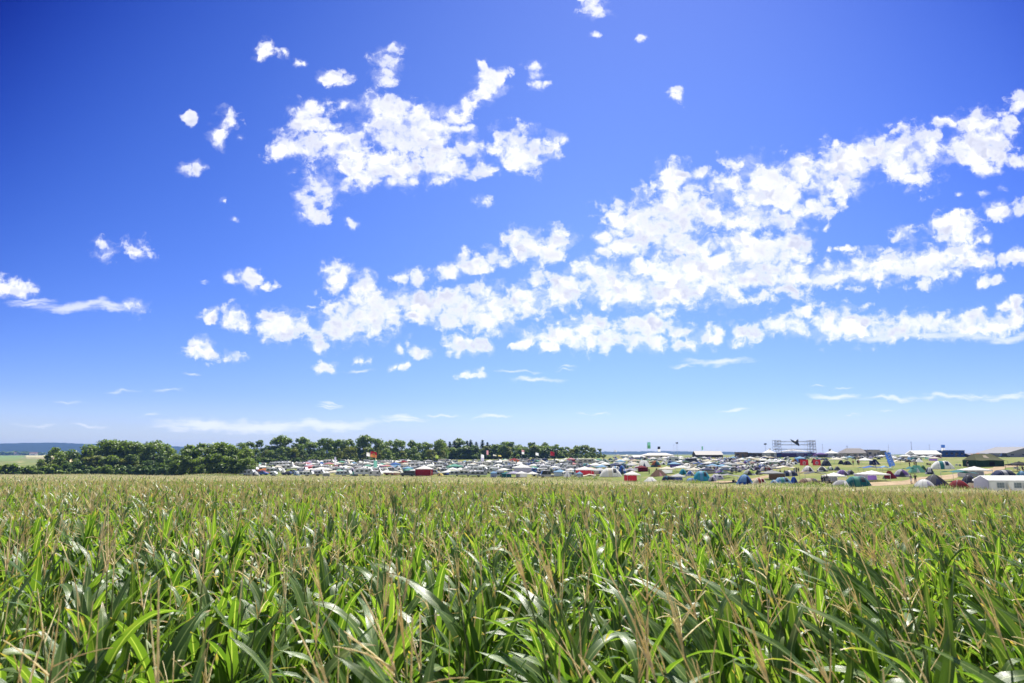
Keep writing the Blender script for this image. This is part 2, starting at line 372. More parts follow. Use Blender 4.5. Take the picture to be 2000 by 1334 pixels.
alpha = math_('ADD', math_('MULTIPLY', alpha, inview), math_('MULTIPLY', math_('MULTIPLY', oa, keep), math_('SUBTRACT', 1.0, inview)), clamp=True)
# clouds: sunlit white, faintly lavender where they are thick and turned away from the sun
lump = noise(vmath('ADD', P, vmath('MULTIPLY', wv2, (0.02, 0.02, 0))), 19.0, 3.0, 0.5)
lum2 = noise(vmath('ADD', vmath('ADD', P, (0.004, 0.013, 0)), vmath('MULTIPLY', wv2, (0.02, 0.02, 0))), 19.0, 3.0, 0.5)
rel = math_('SUBTRACT', lum2.outputs['Fac'], lump.outputs['Fac'])
sh = math_('MULTIPLY', math_('MULTIPLY', sstep(rel, -0.03, 0.10), sstep(d1, 0.40, 0.95)), 0.9)
big = noise(P, 9.0, 2.0)
sh2 = math_('MULTIPLY', math_('MULTIPLY', sstep(big.outputs['Fac'], 0.48, 0.64), sstep(d1, 0.45, 1.0)), 0.8)
shade = math_('MAXIMUM', sh, sh2)
cm = N.new('ShaderNodeMix'); cm.data_type = 'RGBA'; cm.inputs[6].default_value = (0.56, 0.56, 0.57, 1); cm.inputs[7].default_value = (0.31, 0.325, 0.415, 1)
L.new(shade, cm.inputs[0])
# vignette put into the sky colour: darker and more saturated towards the upper corners
rr = math_('DIVIDE', vmath('DISTANCE', P, (0.1125, 0.125, 0), out=1), 0.94)
hh = math_('DIVIDE', math_('ADD', cz, 0.1), 0.6, clamp=True)
dp = math_('SUBTRACT', 1.0, math_('MINIMUM', math_('MULTIPLY', math_('MULTIPLY', math_('POWER', rr, 3.0), hh), 0.53), 0.62))
dc = N.new('ShaderNodeCombineXYZ')
L.new(math_('POWER', dp, 3.2), dc.inputs[0]); L.new(math_('POWER', dp, 2.4), dc.inputs[1]); L.new(dp, dc.inputs[2])
skm = vmath('MULTIPLY', hs.outputs[0], (SKY_STRENGTH * 0.71, SKY_STRENGTH * 0.80, SKY_STRENGTH * 1.31))
skm = vmath('MULTIPLY', skm, dc.outputs[0])
veil = math_('POWER', math_('MAXIMUM', math_('SUBTRACT', 1.0, math_('DIVIDE', rr, 0.62)), 0.0), 1.3)
vl = N.new('ShaderNodeVectorMath'); vl.operation = 'SCALE'; vl.inputs[0].default_value = (0.036, 0.050, 0.04); L.new(veil, vl.inputs['Scale'])
skm = vmath('ADD', skm, vl.outputs[0])
ml = N.new('ShaderNodeVectorMath'); ml.operation = 'SCALE'; ml.inputs[0].default_value = (0.085, 0.065, 0.02); L.new(sstep(dz_, 0.0, 0.085, 1.0, 0.0), ml.inputs['Scale'])
skm = vmath('ADD', skm, ml.outputs[0])          # milky air low over the horizon
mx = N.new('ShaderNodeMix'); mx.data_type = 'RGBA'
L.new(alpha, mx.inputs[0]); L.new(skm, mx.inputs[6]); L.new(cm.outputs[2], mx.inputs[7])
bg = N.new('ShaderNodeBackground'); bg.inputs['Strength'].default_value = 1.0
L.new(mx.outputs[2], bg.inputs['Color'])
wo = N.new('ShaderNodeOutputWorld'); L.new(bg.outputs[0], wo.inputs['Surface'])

vs = scene.view_settings
vs.view_transform = 'Standard'; vs.look = 'None'; vs.exposure = 1.08; vs.gamma = 1.0

# ---------------------------------------------------------------- terrain
def axis(fine_lo, fine_hi, step, far):
    a = list(np.arange(fine_lo, fine_hi + 0.01, step)); s = step; x = fine_hi
    while x < far: s *= 1.25; x = min(x + s, far); a.append(x)
    return a
ys = axis(-20, 470, 3.0, 5600)
neg = [-5600, -2000, -900, -400, -200, -100, -50]
ys = neg + ys
xs_ = axis(0, 330, 3.5, 6000)
xs = [-x for x in xs_[:0:-1]] + xs_
GX, GY = np.meshgrid(np.array(xs), np.array(ys))
GZ = ground(GX.ravel(), GY.ravel())
me = bpy.data.meshes.new('ground')
nx_, ny_ = len(xs), len(ys)
verts = np.stack([GX.ravel(), GY.ravel(), GZ], 1)
idx = np.arange(nx_ * ny_).reshape(ny_, nx_)
faces = np.stack([idx[:-1, :-1], idx[:-1, 1:], idx[1:, 1:], idx[1:, :-1]], -1).reshape(-1, 4)
me.from_pydata(verts.tolist(), [], faces.tolist())
me.polygons.foreach_set('use_smooth', [True] * len(faces))
U = GX.ravel() / np.maximum(GY.ravel(), 8)
soil = (GY.ravel() < np.interp(U, CU, CE) + 0.5).astype(float)
a = me.attributes.new('soil', 'FLOAT', 'POINT'); a.data.foreach_set('value', soil)

def ground_material():
    m, nt, N, L = newmat('meadow_ground')
    out = N.new('ShaderNodeOutputMaterial'); b = N.new('ShaderNodeBsdfPrincipled'); L.new(b.outputs[0], out.inputs[0])
    tc = N.new('ShaderNodeTexCoord')
    def nz(s, d=5, r=0.6):
        n = N.new('ShaderNodeTexNoise'); n.inputs['Scale'].default_value = s; n.inputs['Detail'].default_value = d; n.inputs['Roughness'].default_value = r
        L.new(tc.outputs['Object'], n.inputs['Vector']); return n.outputs['Fac']
    def mix(f, a, b_):
        n = N.new('ShaderNodeMix'); n.data_type = 'RGBA'
        L.new(f, n.inputs[0]) if not isinstance(f, float) else setattr(n.inputs[0], 'default_value', f)
        for i, x in ((6, a), (7, b_)):
            if isinstance(x, tuple): n.inputs[i].default_value = (*x, 1)
            else: L.new(x, n.inputs[i])
        return n.outputs[2]
    def rng(x, lo, hi, a=0.0, b_=1.0):
        n = N.new('ShaderNodeMapRange'); n.inputs[1].default_value = lo; n.inputs[2].default_value = hi; n.inputs[3].default_value = a; n.inputs[4].default_value = b_
        L.new(x, n.inputs[0]); return n.outputs[0]
    g = mix(rng(nz(0.9), 0.3, 0.7), (0.075, 0.115, 0.022), (0.14, 0.17, 0.04))
    g = mix(rng(nz(0.035, 4), 0.45, 0.66), g, (0.19, 0.18, 0.06))
    g = mix(rng(nz(0.05, 6, 0.7), 0.54, 0.68), g, (0.27, 0.21, 0.12))
    g = mix(rng(nz(0.35, 3, 0.6), 0.6, 0.7), g, (0.07, 0.095, 0.022))
    s = mix(rng(nz(7), 0.3, 0.7), (0.06, 0.042, 0.026), (0.15, 0.105, 0.065))
    at_ = N.new('ShaderNodeAttribute'); at_.attribute_name = 'soil'
    L.new(mix(at_.outputs['Fac'], g, s), b.inputs['Base Color'])
    b.inputs['Roughness'].default_value = 0.95; b.inputs['Specular IOR Level'].default_value = 0.1
    return m
me.materials.append(ground_material())
go = bpy.data.objects.new('ground', me); col.objects.link(go); tag(go, kind='structure')

def speckle(name, c1, c2, scale, rough=0.95):
    m, nt, N, L = newmat(name)
    out = N.new('ShaderNodeOutputMaterial'); b = N.new('ShaderNodeBsdfPrincipled'); L.new(b.outputs[0], out.inputs[0])
    tc = N.new('ShaderNodeTexCoord'); n = N.new('ShaderNodeTexNoise'); n.inputs['Scale'].default_value = scale; n.inputs['Detail'].default_value = 6; n.inputs['Roughness'].default_value = 0.65
    L.new(tc.outputs['Object'], n.inputs['Vector'])
    r = N.new('ShaderNodeMapRange'); r.inputs[1].default_value = 0.32; r.inputs[2].default_value = 0.68; L.new(n.outputs['Fac'], r.inputs[0])
    x = N.new('ShaderNodeMix'); x.data_type = 'RGBA'; x.inputs[6].default_value = (*c1, 1); x.inputs[7].default_value = (*c2, 1)
    L.new(r.outputs[0], x.inputs[0]); L.new(x.outputs[2], b.inputs['Base Color'])
    b.inputs['Roughness'].default_value = rough; b.inputs['Specular IOR Level'].default_value = 0.1
    return m
def strip(name, pts, width, mat, lift=0.03, label=None):
    """a worn track or road draped on the ground along world points"""
    b = MB(); pts = [Vector((p[0], p[1])) for p in pts]
    dense = []
    for p, q in zip(pts, pts[1:]):
        n = max(2, int((q - p).length / 2.0))
        dense += [p.lerp(q, i / n) for i in range(n)]
    dense.append(pts[-1])
    vs, K = [], 4
    for i, p in enumerate(dense):
        d = (dense[min(i + 1, len(dense) - 1)] - dense[max(i - 1, 0)]).normalized(); s = Vector((-d.y, d.x))
        wd = width * (1 + 0.22 * math.sin(i * 0.7) + 0.15 * math.sin(i * 0.23 + 1))
        for k in range(K + 1):
            q = p + s * wd * (k / K - 0.5)
            vs.append((q.x, q.y, gz(q.x, q.y) + lift))
    fs = [(i * (K + 1) + k, i * (K + 1) + k + 1, (i + 1) * (K + 1) + k + 1, (i + 1) * (K + 1) + k) for i in range(len(dense) - 1) for k in range(K)]
    b.add(vs, fs, 0, 0.5, None, True)
    return tag(b.build(name, mat), label, kind='structure')
M_TRACK = speckle('trodden_earth', (0.20, 0.145, 0.085), (0.36, 0.28, 0.18), 0.6)
M_GRAVEL = speckle('gravel_road', (0.36, 0.32, 0.26), (0.52, 0.47, 0.39), 0.8)
strip('path', [on(1660, 949), on(1705, 946), on(1745, 944), on(1790, 941), on(1850, 930), on(1900, 926)], 6.5, M_TRACK)
strip('path', [on(1900, 926), on(1945, 915), on(1975, 910), on(2030, 903), on(2120, 897)], 4.5, M_TRACK, 0.034)
strip('path', [on(1395, 941), on(1440, 941), on(1475, 936), on(1530, 925), on(1580, 921)], 3.2, M_TRACK, 0.03)
strip('road', [on(1600, 890.8), on(1720, 891.2), on(1840, 891.3), on(1920, 891.4), on(2040, 891.5), on(2200, 891.5)], 9.0, M_GRAVEL, 0.05)

def farfield(name, poly, mat, lift):
    """a distant field: corners given as photo pixel + distance, laid on the ground"""
    pts = [at(px, 890, Y) for px, Y in poly]
    b = MB(); n = 14
    def fn(u, v):
        a_ = pts[0].lerp(pts[1], u); c_ = pts[3].lerp(pts[2], u); p = a_.lerp(c_, v)
        return (p.x, p.y, gz(p.x, p.y) + lift)
    b.grid(fn, n, n)
    return tag(b.build(name, mat), kind='structure')
farfield('stubble_field', [(32, 930), (150, 930), (150, 1330), (52, 1330)], speckle('stubble', (0.40, 0.31, 0.17), (0.52, 0.42, 0.26), 0.02), 0.20)
farfield('green_field', [(-200, 1100), (36, 1100), (48, 2200), (-200, 2200)], speckle('far_green', (0.09, 0.16, 0.03), (0.15, 0.22, 0.05), 0.01), 0.25)
farfield('ploughed_field', [(58, 1340), (150, 1340), (150, 1620), (50, 1620)], speckle('ploughed', (0.26, 0.17, 0.11), (0.38, 0.27, 0.19), 0.015), 0.30)
farfield('meadow', [(52, 1640), (160, 1640), (170, 2500), (50, 2500)], speckle('stubble_pale', (0.28, 0.27, 0.12), (0.38, 0.34, 0.17), 0.01), 0.35)

# wooded hills on the horizon
M_HILL = speckle('hill_forest', (0.006, 0.014, 0.010), (0.016, 0.026, 0.016), 0.02)
def hill_range(name, prof, Y, depth):
    pts = [at(px, row, Y) for px, row in prof]
    b = MB(); rnd = random.Random(3); rows = []
    xs_h = np.arange(pts[0].x, pts[-1].x, 14.0)
    top = np.interp(xs_h, [p.x for p in pts], [p.z for p in pts])
    nz_ = [rnd.uniform(-2.2, 2.2) for _ in xs_h]
    vs, K = [], 6
    for i, x in enumerate(xs_h):
        base = gz(x, Y - depth) - 6
        for k in range(K + 1):
            t = k / K; h = math.sin(t * math.pi / 2)
            vs.append((x + rnd.uniform(-3, 3), Y - depth * (1 - t) + rnd.uniform(-8, 8), base + (top[i] + nz_[i] * t - base) * h + rnd.uniform(-1.5, 1.5) * t))
        vs.append((x, Y + depth, base))
    W = K + 2
    fs = [(i * W + k, (i + 1) * W + k, (i + 1) * W + k + 1, i * W + k + 1) for i in range(len(xs_h) - 1) for k in range(W - 1)]
    b.add(vs, fs, 0, 0.5)
    return tag(b.build(name, M_HILL), kind='structure')
hill_range('hills', [(-500, 872), (-150, 869), (0, 867), (40, 866), (105, 864.5), (170, 867), (300, 871), (480, 876), (800, 879), (1180, 882.5), (1300, 881.5), (1420, 883), (1470, 887), (1800, 888), (2400, 888)], 4300, 700)

# the air between: one closed box of even, thin haze
hb = MB().box((0, 0, 0), (12400, 11600, 1)).build('haze', [bpy.data.materials.new('haze_air')])
hb.scale = (1, 1, 100); hb.location = (0, 0, -12.0 + 50)
hm = hb.data.materials[0]; hm.use_nodes = True; hm.node_tree.nodes.clear()
ho = hm.node_tree.nodes.new('ShaderNodeOutputMaterial'); hv = hm.node_tree.nodes.new('ShaderNodeVolumePrincipled')
hv.inputs['Color'].default_value = (0.22, 0.46, 1.0, 1); hv.inputs['Density'].default_value = 0.00009; hv.inputs['Anisotropy'].default_value = 0.2
hm.node_tree.links.new(hv.outputs[0], ho.inputs['Volume'])
tag(hb, kind='stuff')
# ---------------------------------------------------------------- maize
def leaf(b, rnd, base, az, L_, W, e0, e1, wind, nseg, ncol, mat=0, curl=1.0):
    """one maize leaf: folded strip that rises from the stalk, arches over and may be blown sideways (wind = xy push at the tip)"""
    p = Vector(base); pts, sides, nors, ws = [], [], [], []
    tw0 = rnd.uniform(-0.5, 0.5) * curl
    ph = rnd.uniform(0, 6.28); wav = rnd.uniform(0.03, 0.09)
    for i in range(nseg + 1):
        t = i / nseg
        e = e0 + (e1 - e0) * t ** 1.5
        d = Vector((math.cos(az) * math.cos(e), math.sin(az) * math.cos(e), math.sin(e)))
        d = (d + Vector((wind[0], wind[1], 0)) * t * 1.1).normalized()
        s = Vector((-math.sin(az), math.cos(az), 0)); s = (s - d * s.dot(d)).normalized()
        n = s.cross(d) * -1
        if n.z < 0: n = -n
        tw = tw0 * t + 0.35 * math.sin(ph + t * 3) * t
        s2 = s * math.cos(tw) + n * math.sin(tw); n2 = n * math.cos(tw) - s * math.sin(tw)
        w_ = W * min(1.0, 0.5 + t / 0.16 * 0.5) * max(0.0, 1 - t ** 2.6) ** 0.85
        pts.append(p.copy()); sides.append(s2); nors.append(n2); ws.append(max(w_, 0.002))
        p = p + d * (L_ / nseg)
    vs, uv = [], []
    tint = rnd.random() * 0.75
    for i in range(nseg + 1):
        t = i / nseg
        fold = 0.32 * (1 - t) + 0.05
        for k in range(ncol + 1):
            a = 2 * k / ncol - 1
            wv_ = wav * math.sin(ph + t * 17 + (1.3 if a > 0 else 0)) * abs(a) ** 2
            vs.append(pts[i] + sides[i] * a * ws[i] * 0.5 + nors[i] * (abs(a) * fold * ws[i] * 0.5 + wv_ * W))
            uv.append((a, t, 0))
    c = ncol + 1
    fs = [(i * c + k, i * c + k + 1, (i + 1) * c + k + 1, (i + 1) * c + k) for i in range(nseg) for k in range(ncol)]
    b.add(vs, fs, mat, tint, uv, True)

def maize(rnd, lod, windy, fol, stk, tas, org=(0, 0), zs=1.0, style=None):
    """fills the three mesh builders (foliage, stalk, tassel) with one plant"""
    H = rnd.uniform(1.74, 1.94) * zs
    ox, oy = org
    lean = Vector((rnd.gauss(0, .07) - 0.10 * windy, rnd.gauss(0, .06), 0)) * (2.0 if rnd.random() < .12 else 1)
    def sp(h):
        t = h / H; return Vector((ox, oy, h)) + lean * h * t
    az0 = rnd.uniform(0, math.pi * 2)
    wind = (-1.15 * windy * rnd.uniform(.6, 1.3), -0.10 * windy)
    nl = {0: 15, 1: 9, 2: 6}[lod]
    for i in range(nl):
        f = i / (nl - 1)
        h = H * ((0.22 + 0.71 * f) if lod == 0 else (0.50 + 0.43 * f) if lod == 1 else (0.62 + 0.30 * f))
        az = az0 + math.pi * i + rnd.gauss(0, .38)
        top = f > 0.62
        Ln = rnd.uniform(.60, .90) * (0.55 if f > 0.9 else 0.8 if f > .8 else 1.0) * (0.8 if f < .15 else 1)
        W = rnd.uniform(.066, .094) * (0.8 if f > .9 else 1)
        e0 = rnd.uniform(R(58), R(78)) + (R(5) if top else 0)
        e1 = rnd.uniform(R(10), R(66)) if rnd.random() < (.74 if top else .45) else rnd.uniform(R(-75), R(0))
        if lod == 0: leaf(fol, rnd, sp(h), az, Ln, W, e0, e1, wind, 11, 4)
        elif lod == 1: leaf(fol, rnd, sp(h), az, Ln, W * 1.05, e0, e1, wind, 5, 2)
        else: leaf(fol, rnd, sp(h), az, Ln, W * 1.5, e0, e1, wind, 3, 1)
    if lod == 0:
        stk.tube([sp(H * k / 8) for k in range(9)], [0.014 - 0.008 * k / 8 for k in range(9)], 7, 1, rnd.random())
        for k in range(3, 8):     # leaf sheaths thicken the stalk under each node
            h = H * k / 8
            stk.tube([sp(h - .10), sp(h - .02), sp(h)], [.011, .0145 - .001 * k, .0100], 7, 1, rnd.random() * .5, False)
    # tassel
    tl = rnd.uniform(.34, .64) * zs
    ton = rnd.random()
    up = lean.normalized() * rnd.uniform(0, .12) + Vector((rnd.gauss(0, .05) - .16 * windy, rnd.gauss(0, .05), 1)); up.normalize()
    o = sp(H)
    nb = rnd.randint(2, 6) if rnd.random() < .72 else 0
    if lod > 0: nb = max(nb, 3)
    spread = rnd.uniform(.15, .95) if style is None else style
    if lod == 0:
        def spike(p0, d0, L_, droop, r0):
            n = 10; pts, rr_ = [], []; p = p0.copy(); d = d0.copy()
            for i in range(n + 1):
                pts.append(p.copy()); rr_.append(max(.0012, r0 * (1.25 if i % 2 else .72) * (1 - .55 * i / n)))
                d = (d + Vector((-.03 * windy, 0, -droop / n))).normalized(); p = p + d * L_ / n
            tas.tube(pts, rr_, 4, 2, ton * .7 + rnd.random() * .3, True, False)
        tas.tube([o, o + up * tl * .42], [.0050, .0035], 5, 1, .6, False)
        spike(o + up * tl * .40, up, tl * .62, rnd.uniform(0, .35), .0043)
        for k in range(nb):
            a = rnd.uniform(0, 6.28); tilt = spread * rnd.uniform(.6, 1.2)
            side = Vector((math.cos(a), math.sin(a), 0))
            spike(o + up * tl * (.36 + .16 * k / nb), (up * math.cos(tilt) + side * math.sin(tilt)).normalized(), rnd.uniform(.14, .26), rnd.uniform(.1, 1.0) * spread, .0034)
    else:
        r = .0042 if lod == 1 else .0085
        n3 = 3 if lod == 1 else 2
        def st(p0, d0, L_):
            q = p0 + d0 * L_; m_ = (p0 + q) / 2 + Vector((0, 0, .01))
            if lod == 1: tas.tube([p0, m_, q], [r, r * 1.15, r * .4], 3, 2, ton * .7 + rnd.random() * .3, False, False)
            else:
                s = Vector((-d0.y, d0.x, 0)); s = s.normalized() if s.length > .01 else Vector((1, 0, 0))
                tas.add([p0 - s * r, p0 + s * r, q + s * r * .6, q - s * r * .6], [(0, 1, 2, 3)], 2, ton * .7 + rnd.random() * .3)
        st(o, up, tl)
        for k in range(min(nb, 4 if lod == 1 else 4)):
            a = rnd.uniform(0, 6.28); tilt = spread * rnd.uniform(.6, 1.2); side = Vector((math.cos(a), math.sin(a), 0))
            st(o + up * tl * .4, (up * math.cos(tilt) + side * math.sin(tilt)).normalized(), rnd.uniform(.15, .24))

MZ = [M_LEAF, M_STALK, M_TASSEL]
# --- prototypes of single plants: calm and wind-blown
NV = 9
protos = {0: [], 1: []}
LOOKS = ['with arching leaves and a thin tan tassel', 'with broad glossy leaves and branched straw tassel', 'with upright pointed leaves and spread tan tassel']
for windy in (0, 1):
    for k in range(NV):
        rnd = random.Random(500 + k + 40 * windy)
        f_, s_, t_ = MB(), MB(), MB()
        maize(rnd, 0, 0.75 * windy, f_, s_, t_, style=[.22, .95, .6][k % 3])
        protos[windy].append([x.mesh(n, MZ) for n, x in (('stalk', s_), ('foliage', f_), ('tassel', t_))])

# the field is set out in 2 m cells; the cells in front of the camera hold single plants, the rest is one mass
NEAR = 7.1
plants = []
rnd = random.Random(77)
field_pts = []        # (x, y, patch kind, rotation, scale)
def inside(x, y, m=0.0):
    return y < edge(x / max(y, 8)) - m
cell = 2.0
near_cells = []
for iy in range(0, 30):
    for ix in range(-30, 30):
        x, y = (ix + .5) * cell, 0.6 + (iy + .5) * cell
        if abs(x) > 0.86 * y + 2.6: continue
        if math.hypot(x * .8, y) < NEAR + 0.4: near_cells.append((x, y))
for x, y in near_cells:
    for r_ in range(3):
        for q in range(11):
            px_, py_ = x - 1 + (r_ + .5) * .667 + rnd.gauss(0, .2), y - 1 + (q + .5) / 5.5 + rnd.gauss(0, .07)
            if py_ > y + 1: continue
            if py_ < 1.25 or abs(px_) > .80 * py_ + .55: continue
            plants.append((px_, py_))
plants.sort(key=lambda p: p[1])
rest = plants[300:]; plants = plants[:300]
for i, (x, y) in enumerate(plants):
    u = x / y
    windy = 1 if rnd.random() < min(.92, max(.06, (u + .15) * 1.1)) else 0
    k = rnd.randrange(NV)
    s = rnd.uniform(.86, 1.09)
    if y < 2.4: s = min(s, .98)
    o = empty('maize_plant', (x, y, gz(x, y) - .01), rnd.uniform(-.35, .35) if windy else rnd.uniform(0, 6.28), s)
    tag(o, 'maize plant at front ' + ('left ' if u < -.28 else 'right ' if u > .28 else 'centre ') + LOOKS[k % 3] + (', wind-blown' if windy else ''),
        'maize plant', 'maize plants in the front rows')
    o['label'] = ' '.join(o['label'].split())
    for nme, m_ in zip(('stalk', 'foliage', 'tassel'), protos[windy][k]):
        c = bpy.data.objects.new(nme, m_); c.parent = o; col.objects.link(c)

# --- patches of the mass: near (full plants, 2 m), middle (3 m) and far (6 m)
def patch(seed, size, lod, n, windy):
    rnd = random.Random(seed); b = MB()
    for _ in range(n):
        pass
    rows = max(2, round(size / .72)); per = max(1, round(n / rows))
    for r_ in range(rows):
        for q in range(per):
            y = -size / 2 + (r_ + .5) * size / rows + rnd.gauss(0, .14); x = -size / 2 + (q + .5) * size / per + rnd.gauss(0, .08)
            maize(rnd, lod, windy * rnd.uniform(.5, 1.0), b, b, b, (x, y), rnd.uniform(.85, 1.09), rnd.choice([.2, .5, .9]))
    return b.mesh('maize_patch', MZ)
PATCH = []
for windy in (0, 1):
    for k in range(4): PATCH.append(patch(900 + k + 50 * windy, 2.0, 0, 28, windy * .75))
for windy in (0, 1):
    for k in range(4): PATCH.append(patch(1000 + k + 50 * windy, 3.0, 1, 60, windy * .7))
for k in range(4): PATCH.append(patch(1100 + k, 6.0, 2, 190, 0.1))

SINGLE0 = len(PATCH)
for windy in (0, 1):
    for k in range(5):
        b = MB(); maize(random.Random(1300 + k + 9 * windy), 0, .75 * windy, b, b, b); PATCH.append(b.mesh('maize_patch', MZ))
for x, y in rest:
    windy = 1 if rnd.random() < min(.92, max(.06, (x / y + .15) * 1.1)) else 0
    field_pts.append((x, y, gz(x, y) - .01, SINGLE0 + 5 * windy + rnd.randrange(5), 0, 0, rnd.uniform(-.35, .35) if windy else rnd.uniform(0, 6.28), rnd.uniform(.86, 1.09)))
print('left over', len(rest), 'last single at', plants[-1])
near_set = {(round(x, 2), round(y, 2)) for x, y in near_cells}
def fp(x, y, kind, windy_ok):
    hx, hy = (gz(x + 1, y) - gz(x - 1, y)) / 2, (gz(x, y + 1) - gz(x, y - 1)) / 2
    u = x / max(y, 1)
    windy = rnd.random() < min(.9, max(.05, (u + .15) * 1.1)) * (1.0 if y < 40 else .6)
    if kind < 2:
        v = kind * 8 + (4 if windy else 0) + rnd.randrange(4)
        rz = rnd.choice([0, .0]) + rnd.uniform(-.05, .05) if windy else rnd.randrange(4) * math.pi / 2
    else:
        v = 16 + rnd.randrange(4); rz = rnd.randrange(4) * math.pi / 2
    n = Vector((-hx, -hy, 1)).normalized()
    q = Vector((0, 0, 1)).rotation_difference(n) @ Euler((0, 0, rz)).to_quaternion()
    e = q.to_euler()
    field_pts.append((x, y, gz(x, y) - .02, v, e.x, e.y, e.z, rnd.uniform(.95, 1.05)))
MIDY, FARY = 18.6, 54.6
for iy in range(0, 9):
    for ix in range(-30, 30):
        x, y = (ix + .5) * 2.0, .6 + (iy + .5) * 2.0
        if abs(x) > .86 * y + 2.6 or (round(x, 2), round(y, 2)) in near_set: continue
        fp(x, y, 0, True)
for iy in range(0, 12):
    y = MIDY + (iy + .5) * 3.0
    for ix in range(-40, 40):
        x = (ix + .5) * 3.0
        if abs(x) < .9 * y + 4 and inside(x, y, 1.2): fp(x, y, 1, True)
for iy in range(0, 44):
    y = FARY + (iy + .5) * 6.0
    for ix in range(-60, 60):
        x = (ix + .5) * 6.0
        if abs(x) < .95 * y + 6 and inside(x, y, 2.4): fp(x, y, 2, False)
# finish the far border with smaller patches so that it runs clean
for ix in range(-110, 75):
    x = (ix + .5) * 3.0
    for k in range(3):
        y = 300.0
        for _ in range(4): y = edge(x / max(y, 8)) - 1.6 - 2.6 * k
        if 40 < y and abs(x) < .95 * y + 6: fp(x, y, 1, False)

fm = bpy.data.meshes.new('maize_field')
fm.from_pydata([p[:3] for p in field_pts], [], [])
for nme, typ, data in (('pv', 'INT', [p[3] for p in field_pts]), ('ps', 'FLOAT', [p[7] for p in field_pts])):
    a = fm.attributes.new(nme, typ, 'POINT'); a.data.foreach_set('value', data)
a = fm.attributes.new('pr', 'FLOAT_VECTOR', 'POINT'); a.data.foreach_set('vector', [c for p in field_pts for c in p[4:7]])
fo = bpy.data.objects.new('maize_field', fm); col.objects.link(fo)
tag(fo, 'the rest of the maize field, tan tassels above green leaves, out to the camp', 'maize field', kind='stuff')
ng = bpy.data.node_groups.new('maize_rows', 'GeometryNodeTree')
ng.interface.new_socket('Geometry', in_out='INPUT', socket_type='NodeSocketGeometry')
ng.interface.new_socket('Geometry', in_out='OUTPUT', socket_type='NodeSocketGeometry')
GN, GL = ng.nodes, ng.links
gi, goo = GN.new('NodeGroupInput'), GN.new('NodeGroupOutput')
iop = GN.new('GeometryNodeInstanceOnPoints'); iop.inputs['Pick Instance'].default_value = True
jn = GN.new('GeometryNodeJoinGeometry')
srcs = []
for m_ in PATCH:
    so_ = bpy.data.objects.new('maize_patch', m_)       # never linked: only its mesh is used by the field
    oi = GN.new('GeometryNodeObjectInfo'); oi.inputs['Object'].default_value = so_; oi.inputs['As Instance'].default_value = False
    gti = GN.new('GeometryNodeGeometryToInstance'); GL.new(oi.outputs['Geometry'], gti.inputs[0]); srcs.append(gti)
for gti in reversed(srcs): GL.new(gti.outputs[0], jn.inputs[0])
def nattr(nme, typ):
    n = GN.new('GeometryNodeInputNamedAttribute'); n.data_type = typ; n.inputs['Name'].default_value = nme
    return n.outputs[0]
GL.new(gi.outputs[0], iop.inputs['Points']); GL.new(jn.outputs[0], iop.inputs['Instance'])
GL.new(nattr('pv', 'INT'), iop.inputs['Instance Index'])
e2r = GN.new('FunctionNodeEulerToRotation'); GL.new(nattr('pr', 'FLOAT_VECTOR'), e2r.inputs[0]); GL.new(e2r.outputs[0], iop.inputs['Rotation'])
GL.new(nattr('ps', 'FLOAT'), iop.inputs['Scale'])
GL.new(iop.outputs[0], goo.inputs[0])
md = fo.modifiers.new('maize_rows', 'NODES'); md.node_group = ng
print('maize: single', len(plants), 'patches', len(field_pts))
